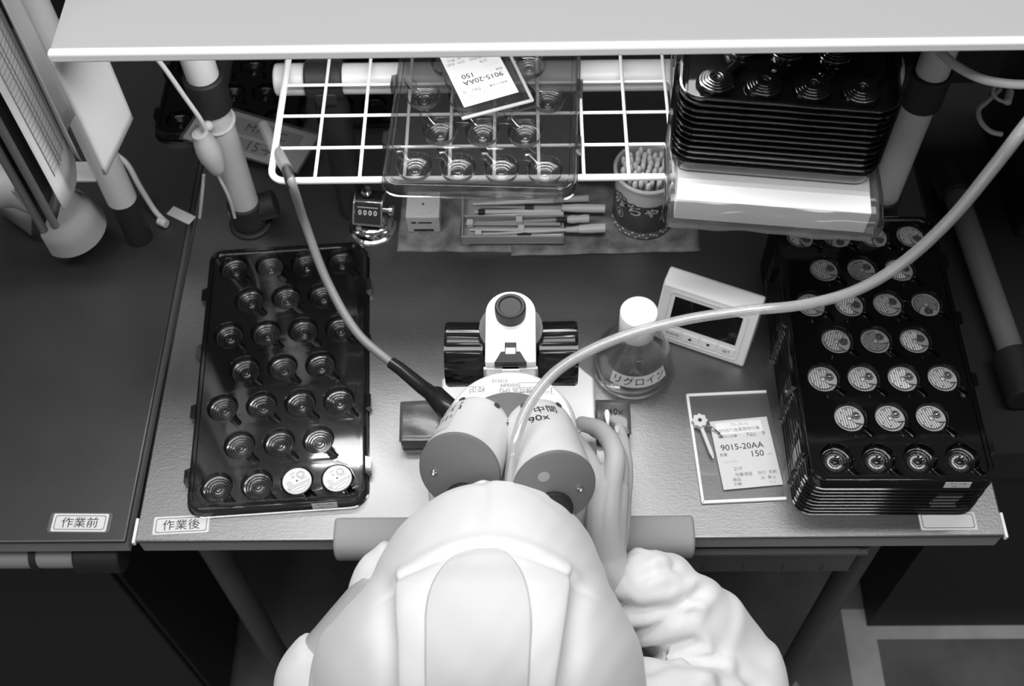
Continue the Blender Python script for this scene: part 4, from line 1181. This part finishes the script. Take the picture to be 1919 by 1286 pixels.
for j in range(NV+1):
    for i in range(NU+1):
        p = hv[j][i]
        du = hv[j][min(i+1, NU)]-hv[j][max(i-1, 0)]; dv = hv[min(j+1, NV)][i]-hv[max(j-1, 0)][i]
        n_ = du.cross(dv).normalized() if du.cross(dv).length > 1e-9 else Vector((0, 0, 1))
        if n_.z < 0 and abs(i-NU/2) < NU*.4: n_ = -n_
        x, y = proj(p)
        d = 0
        # raised centre strip with sharp edges, wrinkled seam arc, broad soft folds
        if y > 1040:
            fl = 751+(y-1073)*.023; fr = 1062-(y-1077)*.134
            g = sst(1050, 1110, y)
            d += 5.5*g*sst(fl-9, fl+1, x)*(1-sst(fr-1, fr+9, x))
            d -= 4*g*(math.exp(-((x-fl+26)/22)**2)+math.exp(-((x-fr-26)/22)**2))
        seam = 1028+((x-915)/118)**2*32
        d += 1.6*math.exp(-((y-seam+14)/12)**2)*sst(700, 760, x)*(1-sst(1060, 1125, x)) - 1.5*math.exp(-((y-seam-2)/7)**2)*sst(690, 750, x)*(1-sst(1075, 1135, x))
        d += .5*math.sin(x*.021+y*.013)*math.sin(y*.019+1.3)+.22*math.sin(x*.05-y*.043)+.12*math.sin(x*.11+y*.071)
        d += 2.6*math.exp(-((x-905)/14)**2)*math.exp(-((y-925)/40)**2)*-1
        nv.append(p+n_*d-PO)
m = MB()
fs = []; 
for j in range(NV):
    for i in range(NU):
        q = (hv[j][i]+hv[j+1][i+1])/2; x, y = proj(q)
        m.f.append((j*(NU+1)+i, j*(NU+1)+i+1, (j+1)*(NU+1)+i+1, (j+1)*(NU+1)+i)); m.m.append(0)
m.v = nv
hd = obj('hood', m, CLOTH, person, smooth=180, solid=1.0, label='white cleanroom hood with an arched centre panel')
# thin centre panel let into the hood: its edges follow the arch
def bounds(y):
    k = max(0, min(1, (y-1026)/150)); q = math.sqrt(max(0, 1-(1-k)**2.4))
    return (912-114*q, 912+83*q) if k < 1 else (798, 995-(y-1176)*.05)
pm = MB(); rows_ = []; K = 40
for j in range(NV+1):
    line = nv[j*(NU+1):(j+1)*(NU+1)]; pr_ = [proj(p+PO) for p in line]
    ins = [i for i in range(NU//6, NU-NU//6) if pr_[i][1] > 1027 and bounds(pr_[i][1])[0] < pr_[i][0] < bounds(pr_[i][1])[1]]
    if len(ins) < 4: continue
    def edge(i, j2):
        a, b = i, j2
        def g(t):
            p = line[a].lerp(line[b], t); x, y = proj(p+PO); l, r = bounds(y); return min(x-l, r-x), p
        lo, hi = 0.0, 1.0
        for _ in range(14):
            mdl = (lo+hi)/2
            if g(mdl)[0] > 0 and proj(g(mdl)[1]+PO)[1] > 1026: lo = mdl
            else: hi = mdl
        return lo
    tl = ins[0]-edge(ins[0], ins[0]-1); tr = ins[-1]+edge(ins[-1], ins[-1]+1)
    row_ = []
    for k in range(K+1):
        t = tl+(tr-tl)*k/K; i = min(int(t), NU-1); row_.append(line[i].lerp(line[i+1], t-i))
    rows_.append(row_)
for r_ in rows_: pm.v += [p.copy() for p in r_]
for j in range(len(rows_)-1):
    for k in range(K):
        pm.f.append((j*(K+1)+k, j*(K+1)+k+1, (j+1)*(K+1)+k+1, (j+1)*(K+1)+k)); pm.m.append(0)
pme = mesh('hood_panel', pm, CLOTH2, 180)
NP = [v.normal.copy() for v in pme.vertices]
sgn = 1 if sum(n.z for n in NP) > 0 else -1
for v, n_ in zip(pme.vertices, NP): v.co += n_*(.0011*sgn)
obj('hood_panel', pme, None, hd, solid=.5, label='thinner greyish centre panel')

# gown: torso, skirt and gathered sleeves
g = MB()
g.tube(spline([(-30, 185, 50), (-30, 130, 0), (-30, 70, -100), (-30, 20, -230), (-30, 15, -330)], 8), [86, 130, 140, 150, 175], 32)
for sd in (1, -1):
    s_, e_, w_ = SH[sd]
    g.tube(spline([Vector((-30+sd*40, 140, 20)), s_, e_], 8), [88, 66, 50] if sd > 0 else [86, 56, 38], 24); g.sphere(e_, 49 if sd > 0 else 38, 20)
    if sd > 0:
        g.tube(spline([e_, at(1330, 1205, -35), at(1262, 1148, 4), at(1205, 1100, 24), at(1172, 1078, 30), at(1160, 1070, 32)], 8), [48, 43, 38, 33, 27, 20], 28)
        g.sphere(at(1255, 1085, 18), (24, 26, 22), 18); g.sphere(at(1238, 1066, 26), (20, 18, 16), 18); g.sphere(at(1215, 1128, 22), (34, 24, 22), 18)
    else:
        g.tube(spline([e_, at(676, 1184, -16), at(712, 1092, 6), at(745, 1050, 18), at(755, 1040, 20)], 8), [38, 26, 24, 22, 17], 28)
        g.sphere(at(704, 1084, 4), (19, 22, 18), 18)
me = applied(g, [('REMESH', dict(mode='VOXEL', voxel_size=.004)), ('SMOOTH', dict(factor=.5, iterations=8))], [CLOTH], 'gown', 0)
me.calc_loop_triangles()
cuff = at(1165, 1074, 31)
FOLDS = [([(1136, 1128), (1200, 1146), (1262, 1142), (1310, 1112)], 6, 11), ([(1165, 1178), (1215, 1180), (1270, 1158), (1300, 1150)], 4, 9), ([(1190, 1226), (1246, 1226), (1300, 1208)], 7, 11), ([(1215, 1262), (1262, 1246), (1310, 1240), (1350, 1252)], 4, 10), ([(1205, 1085), (1232, 1070), (1262, 1066)], 3, 8), ([(1340, 1290), (1385, 1262), (1420, 1290)], 3, 12)]
NRM = [v.normal.copy() for v in me.vertices]
for v, n_ in zip(me.vertices, NRM):
    p = v.co*1000
    x, y, z = p
    d = 2.0*math.sin(x*.055+y*.02-z*.06+1.5*math.sin(y*.03))+1.4*math.sin(x*.03-y*.085+z*.05)
    r_ = (p-cuff).length
    if r_ < 60: d += 1.1*math.sin(math.atan2(p.z-cuff.z, (p-cuff).dot(Vector((.8, .6, 0))))*13)*math.exp(-(r_/34)**2)
    x_, y_ = proj(p)
    if x_ > 1100:
        for line, dep, wd in FOLDS:
            best = 1e9
            for (ax_, ay_), (bx_, by_) in zip(line, line[1:]):
                ux, uy = bx_-ax_, by_-ay_; t_ = max(0, min(1, ((x_-ax_)*ux+(y_-ay_)*uy)/(ux*ux+uy*uy)))
                best = min(best, math.hypot(x_-ax_-t_*ux, y_-ay_-t_*uy))
            d -= dep*math.exp(-(best/wd)**2)
            d += dep*.5*math.exp(-((best-wd*2.2)/(wd*1.2))**2)
    for (cx, cy, cz, k) in ((1215, 1150, 20, 1.6),):
        c_ = at(cx, cy, cz); q = p-c_; q2 = abs(q.y*.9+q.x*.25)
        d -= k*math.exp(-(q2/7)**2)*math.exp(-(q.length/52)**2)
    v.co += n_*(d/1000)
me.transform(Matrix.Translation(-PO/1000)); finish(me, 180)
o = bpy.data.objects.new('gown', me); COL.objects.link(o); o.parent = person; o['label'] = 'loose white gown with gathered sleeves'
# trousers and shoes
g = MB()
for sd in (1, -1):
    x = -30+sd*72
    g.tube(spline([(x, 20, -300), (x+sd*8, 180, -272), (x+sd*14, 335, -285)], 6), [84, 78, 68], 22); g.sphere((x+sd*14, 338, -290), 67, 18)
    g.tube(spline([(x+sd*14, 340, -290), (x+sd*14, 348, -480), (x+sd*14, 335, -700)], 6), [66, 60, 50], 20)
me = applied(g, [('REMESH', dict(mode='VOXEL', voxel_size=.007)), ('SMOOTH', dict(factor=.5, iterations=6))], [CLOTH2], 'trousers', 0)
me.transform(Matrix.Translation(-PO/1000)); finish(me, 180)
o = bpy.data.objects.new('trousers', me); COL.objects.link(o); o.parent = person
for sd in (1, -1):
    x = -30+sd*88; g = MB(); g.tube(spline([(x, 290, -712), (x, 340, -712), (x+sd*4, 410, -722), (x+sd*5, 458, -732)], 6), [38, 40, 36, 20], 18, sy=.85)
    g.v = local([Vector((v.x, v.y, max(v.z, -750))) for v in g.v], PO); obj('shoe', g, WHITE, person, smooth=60)
st = thing('stool', 'round stool under the person at the bench', 'stool', (-30, 0, -750))
m = MB(); m.lathe([(0, 290), (165, 290), (172, 298), (172, 325), (165, 335), (0, 335)], 40); obj('seat', m, BLACKM, st)
m = MB(); m.cyl((0, 0, 40), (0, 0, 290), 22); obj('post', m, CHROME, st)
for k in range(5):
    a = 2*PI*k/5+.3; m = MB(); m.tube([(0, 0, 60), (240*math.cos(a), 240*math.sin(a), 42)], [18, 13], 12); lg = obj('leg', m, DARK, st)
    m = MB(); m.cyl((240*math.cos(a)-10, 240*math.sin(a), 22), (240*math.cos(a)+10, 240*math.sin(a), 22), 22); m.cyl((240*math.cos(a), 240*math.sin(a), 22), (240*math.cos(a), 240*math.sin(a), 44), 6); obj('caster', m, BLACKM, lg)
#PART6
# ------------------------------------------------------------------ left: hanging sheets, pipe fittings, switch cord
def hung(name, label, cat, b0, b1, height, m_, curl=0.0, thick=.3, lean=0.0, parts=None, n=14):
    """sheet hanging with its lower edge from b0 to b1"""
    c = (b0+b1)/2; e = b1-b0; n_ = Vector((e.y, -e.x, 0)).normalized()
    b = MB()
    def fn(u, v):
        p = b0-c+e*u
        return p+n_*(curl*math.sin(u*PI)*(.4+.6*(1-v))+lean*v)+Vector((0, 0, height*v))
    b.grid(fn, n, n)
    o = obj(name, b, m_, solid=thick, smooth=60); o.location = W(*c); return tag(o, label, cat), c
b0, b1 = at(121, 397, 200), at(140, 297, 200)
s1, c1 = hung('record_sheet', 'ruled record sheet hanging at the left end of the shelf', 'paper', b0, b1, 330, PAPER, curl=5, thick=.4)
g = MB(); e = b1-b0; n_ = Vector((e.y, -e.x, 0)).normalized()
def fn(u, v): return b0-c1+e*(.14+.68*u)+n_*(5*math.sin((.14+.68*u)*PI)*(.4+.6*(1-(.1+.8*v)))+.5)+Vector((0, 0, 34+250*v))
g.grid(fn, 8, 10); obj('ruled_table', g, RULED, s1, smooth=60, label='printed ruled table')
gl = MB()
for u in (.14, .34, .42, .62, .82):
    q = [b0-c1+e*u+n_*(5*math.sin(u*PI)*(.4+.6*(1-(.1+.8*v)))+.9)+Vector((0, 0, 34+250*v)) for v in (0, .5, 1)]
    gl.tube(q, .28, 4)
obj('table_lines', gl, INKG, s1)
b0, b1 = at(131, 272, 228), at(153, 303, 222); b0b = Vector((b0.x, b0.y, 222))
hung('paper_sheet', 'loose curled white sheet between the record sheet and the white board', 'paper', at(153, 303, 216), at(128, 262, 216)+Vector((0, 30, 0)), 250, PAPER, curl=-10, thick=.4)
bw, _c = hung('white_board', 'plain white board hanging under the left end of the shelf', 'board', at(197, 328, 222), at(247, 222, 222), 128, BOARD, thick=3)
# channel binders left of the record sheet
for k, (p, q, mt, nm) in enumerate((((102, 420, 190), (60, 410, 190), clear('smoked_folder', .55, .2, 1.45, body=.5, bodyv=.05), 'outer'), ((80, 428, 186), (70, 330, 186), mat('dark_folder', .03, .35), 'inner'))):
    b0, b1 = at(*p), at(*q)
    if k == 0: b1 = b0+Vector((-6, 62, 0))
    else: b1 = b0+Vector((-4, 70, 0))
    f, c_ = hung('document_folder', 'grey plastic folder with its spine hanging beside the record sheet' if k == 0 else 'dark folder hanging at the far left behind the grey folder', 'folder', b0, b1, 330, mt, curl=2, thick=2.2)
    mm = MB(); r0 = b0-c_; r1 = b1-c_
    mm.tube([r0+Vector((0, 0, -3)), r0+Vector((0, 0, 300))], 3.4, 12); obj('spine', mm, mat('folder_spine', .12, .4), f)
# ivory pipe stub and its bracket
ps = aty(228, 372, 735)
t = thing('pipe_post', 'ivory pipe post ending below the white board', 'pipe', (ps.x, ps.y, 0))
m = MB(); m.cyl((0, 0, ps.z), (0, 0, 430), 14.5); obj('pipe', m, PIPE, t)
m = MB(); m.cyl((0, 0, .1), (0, 0, ps.z), 13); obj('foot_joint', m, BLACKM, t)  # added black support filling the dark void below the open pipe end
m = MB(); m.box(-60, -10, -12, 12, ps.z+38, ps.z+41); obj('bracket', m, LIGHTGREY, t, bevel=.6)
# flared white pipe cover
fa, fb_ = at(70, 345, 105), at(138, 430, 30)
ax = (fb_-fa).normalized(); L = (fb_-fa).length
t = thing('pipe_cover', 'white plastic saddle cover with a screw under the hanging sheets', 'pipe fitting', (fb_.x, fb_.y, .1))
Mx = frame(fa-Vector((fb_.x, fb_.y, .1)), Vector((ax.y, -ax.x, 0)), Vector((0, 0, 1)) - ax*ax.z)
zx = Vector((Mx[0][2], Mx[1][2], Mx[2][2]))
if zx.dot(ax) < 0: Mx = Mx @ Matrix.Rotation(PI, 4, 'X')
CV = mat('saddle_plastic', .36, .45)
m = MB(); m.lathe([(24, -20), (24, L*.45), (25, L*.55), (30, L*.62), (32, L*.8), (34, L*1.0), (31, L*1.0), (29, L*.8), (24, L*.5), (21, -20)], 40, 0, Mx, -PI*.95, PI*.35); obj('saddle', m, CV, t, smooth=50)
m = MB(); m.lathe([(3, 0), (3, 1.5), (0, 2)], 14, 0, Mx @ T(0, 0, L*.9) @ Matrix.Rotation(PI/2, 4, 'X') @ T(0, 0, 30.5)); obj('screw', m, NICKEL, t)
m = MB(); m.tube(spline([fa-Vector((fb_.x, fb_.y, .1))+Vector((-90, -20, -2)), fa-Vector((fb_.x, fb_.y, .1))+Vector((-30, 0, 0)), fa-Vector((fb_.x, fb_.y, .1))+ax*20], 6), 22, 24); obj('branch', m, CV, t, smooth=60)
# lower flap of the fitting
q = [at(0, 366, 40), at(58, 400, 40), at(60, 440, 8), at(0, 395, 8)]
m = MB(); o_ = Vector((fb_.x, fb_.y, .1)); m.add([p-o_ for p in q], [(0, 1, 2, 3)]); obj('flap', m, CV, t, solid=3)
m = MB(); m.cyl((0, 12, 0), (0, 12, 24), 9); obj('stand', m, BLACKM, t)
# white wiring
cord('white_cable', 'white cable running down from behind the white board to the bench', 'cord', [at(218, 290, 60), at(240, 310, 50), at(262, 350, 30), at(290, 395, 8), at(312, 418, 3.4)], 3.0, CORDW, 10, [('plug_end', [at(298, 414, 5), at(312, 420, 5)], 4.5, CORDW)])
sc = aty(392, 285, PY-29)
t = thing('cord_switch', 'white oval cord switch tied to the left shelf pole', 'switch', tuple(sc))
up = Vector((-.06, .04, 1)).normalized()
m = MB(); m.lathe([(0, -34), (6, -34), (9, -31), (10.5, -24), (14, -8), (14.5, 4), (12, 20), (9.5, 27), (9.5, 31), (5, 32), (5, 28), (0, 28)], 28, 0, frame((0, 0, 0), (1, 0, .1), (0, 1, 0)) @ Matrix.Scale(.8, 4)); obj('switch_body', m, MATS['ivory_plastic'], t, smooth=50)
pa = [aty(286, 100, PY-28), aty(310, 130, PY-28), aty(345, 180, PY-28), aty(372, 218, PY-30), aty(384, 240, PY-29)]
m = MB(); m.tube(spline([p-sc for p in pa], 8), 2.2, 10); obj('upper_cord', m, CORDW, t, smooth=60)
for xs in ((382, 340), (408, 338)):
    m = MB(); pts = [aty(xs[0], 328, PY-29), aty(xs[0]+(-4 if xs[0] < 390 else 22), 372, PY-29), aty(xs[0]+(-8 if xs[0] < 390 else 32), 408, PY-27)]; m.tube(spline([p-sc for p in pts], 8), 1.6, 8); obj('lower_cord', m, CORDW, t, smooth=60)
px_ = pl.x
m = MB(); zc = aty(420, 225, PY).z
m.tube([Vector((px_+15.6*math.cos(a), PY+15.6*math.sin(a), zc+3*math.sin(a)))-sc for a in [2*PI*k/28 for k in range(29)]], 1.6, 8); m.sphere(aty(390, 236, PY-20)-sc, 5, 12); obj('tie', m, CORDW, t)
# bits of tape and a loose plug on the bench
for (a, b_, r_, lb) in (((318, 392), (360, 412), 6, 'pale scrap of tape by the foot of the left pole'), ((436, 396), (448, 412), 5, 'small white plug lying by the left pole foot')):
    A_, B_ = at(*a, 2), at(*b_, 2); c_ = (A_+B_)/2; dv = B_-A_
    m = MB(); m.box(-dv.length/2, dv.length/2, -r_, r_, 0, 3 if r_ == 5 else .6, 0, Matrix.Rotation(math.atan2(dv.y, dv.x), 4, 'Z'))
    o = obj('tape_scrap' if r_ == 6 else 'cable_plug', m, PAPER2, bevel=.2); o.location = W(c_.x, c_.y, .1); tag(o, lb, 'tape' if r_ == 6 else 'plug')
# dark tray far back on the left with a card in front of it
rt = at(285, 264, 8)
tray(TRAY_DK, 'dark watch tray at the back left behind the shelf pole', (rt.x+TW/2, rt.y+TL_/2+4, .1), 0)
tray(TRAY_DK, 'dark watch tray at the back beside the first one, behind the cord switch', (rt.x+TW/2+172, rt.y+TL_/2+24, .1), .03)
k0, k1, k2 = at(342, 258, 16), at(556, 322, 16), at(331, 206, 18)
xd = (k1-k0); yd = (k2-k0)
t = thing('index_card', 'grey written card in a clear sleeve lying on the rear dark tray', 'card', (k0.x, k0.y, 15))
M = frame((0, 0, 0), xd, yd); w_, h_ = xd.length, 52
m = MB(); m.box(0, w_, 0, h_, 0, .6, 0, M); m.box(4, w_-40, 6, 22, .6, .7, 1, M); m.box(30, w_-14, 26, 46, .6, .7, 1, M)
m.text('M73MC', 15, M @ T(w_*.60, 36, .9), 2); m.text('15→', 17, M @ T(w_*.62, 14, .9), 2)
obj('card', m, [PAPER2, mat('card_grey', .30, .7), INK], t)
m = MB(); m.box(-3, w_+3, -3, h_+3, 1.2, 1.5, 0, M); obj('sleeve', m, SLEEVE, t)

# ------------------------------------------------------------------ right: hose loop, wiring, equipment, frame pipes
cord('air_hose_loop', 'pale thick hose looping under the shelf edge at the right', 'hose', [at(1760, 96, 300), at(1793, 124, 300), at(1835, 146, 300), at(1880, 156, 300), at(1930, 158, 300), at(2000, 150, 300)], 3.6, mat('pale_hose', .55, .4), 14)
eqp = at(1870, 300, 0)
t = thing('equipment_box', 'black equipment box at the far right edge with cables', 'equipment', (660, 900, -176))
m = MB(); m.box(-75, 520, -40, 160, 0, 150); obj('case', m, BLACKM, t, bevel=3)
m = MB(); m.box(-70, 100, -42, -40, 90, 92); m.box(-70, 100, -42, -40, 40, 41); m.box(-62, -40, -44, -40, 100, 130); m.box(-30, -10, -44, -40, 100, 130); obj('panel_trim', m, GREY, t)
m = MB(); m.box(-170, 700, -330, 220, -60, -.2); m.box(-160, 690, -320, 210, -600, -60); obj('stand', m, BLACKM, t)  # added black table, covers the lit floor so this corner stays dark
cord('white_cable', 'white cable looping over the black equipment at the far right', 'cord', [at(1874, 168, 40), at(1848, 192, 40), at(1834, 206, 40), at(1838, 228, 38), at(1856, 246, 36), at(1878, 252, 34)], 2.6, CORDW, 10)
cord('white_cable', 'thin white cable with a plug at the top of the far right equipment', 'cord', [at(1869, 158, 50), at(1860, 172, 50), at(1870, 186, 48), at(1889, 190, 46), at(1895, 168, 46)], 1.8, CORDW, 8, [('plug', [at(1888, 192, 46), at(1893, 172, 46)], 4, CORDW)])
# frame pipes below and beyond the right end of the bench
t = thing('frame_pipes', 'grey pipe frame standing beyond the right end of the bench', 'frame', (535, 760, -175))
O_ = Vector((535, 760, -175))
A_, B_ = at(1788, 355, -150), at(1905, 690, -150)
m = MB(); m.cyl(A_-O_, B_-O_, 14); obj('pipe', m, mat('dim_pipe', .16, .5), t)
m = MB(); m.tube([B_-O_+(A_-B_).normalized()*18, B_-O_-(A_-B_).normalized()*40], 22, 20); obj('pipe_joint', m, BLACKM, t, bevel=2)
m = MB(); m.tube([A_-O_-(A_-B_).normalized()*10, A_-O_+(A_-B_).normalized()*30], 20, 20); obj('pipe_joint', m, BLACKM, t, bevel=2)
C_ = B_-O_

C_ = A_-O_

bpy.data.scenes.remove(TMP)
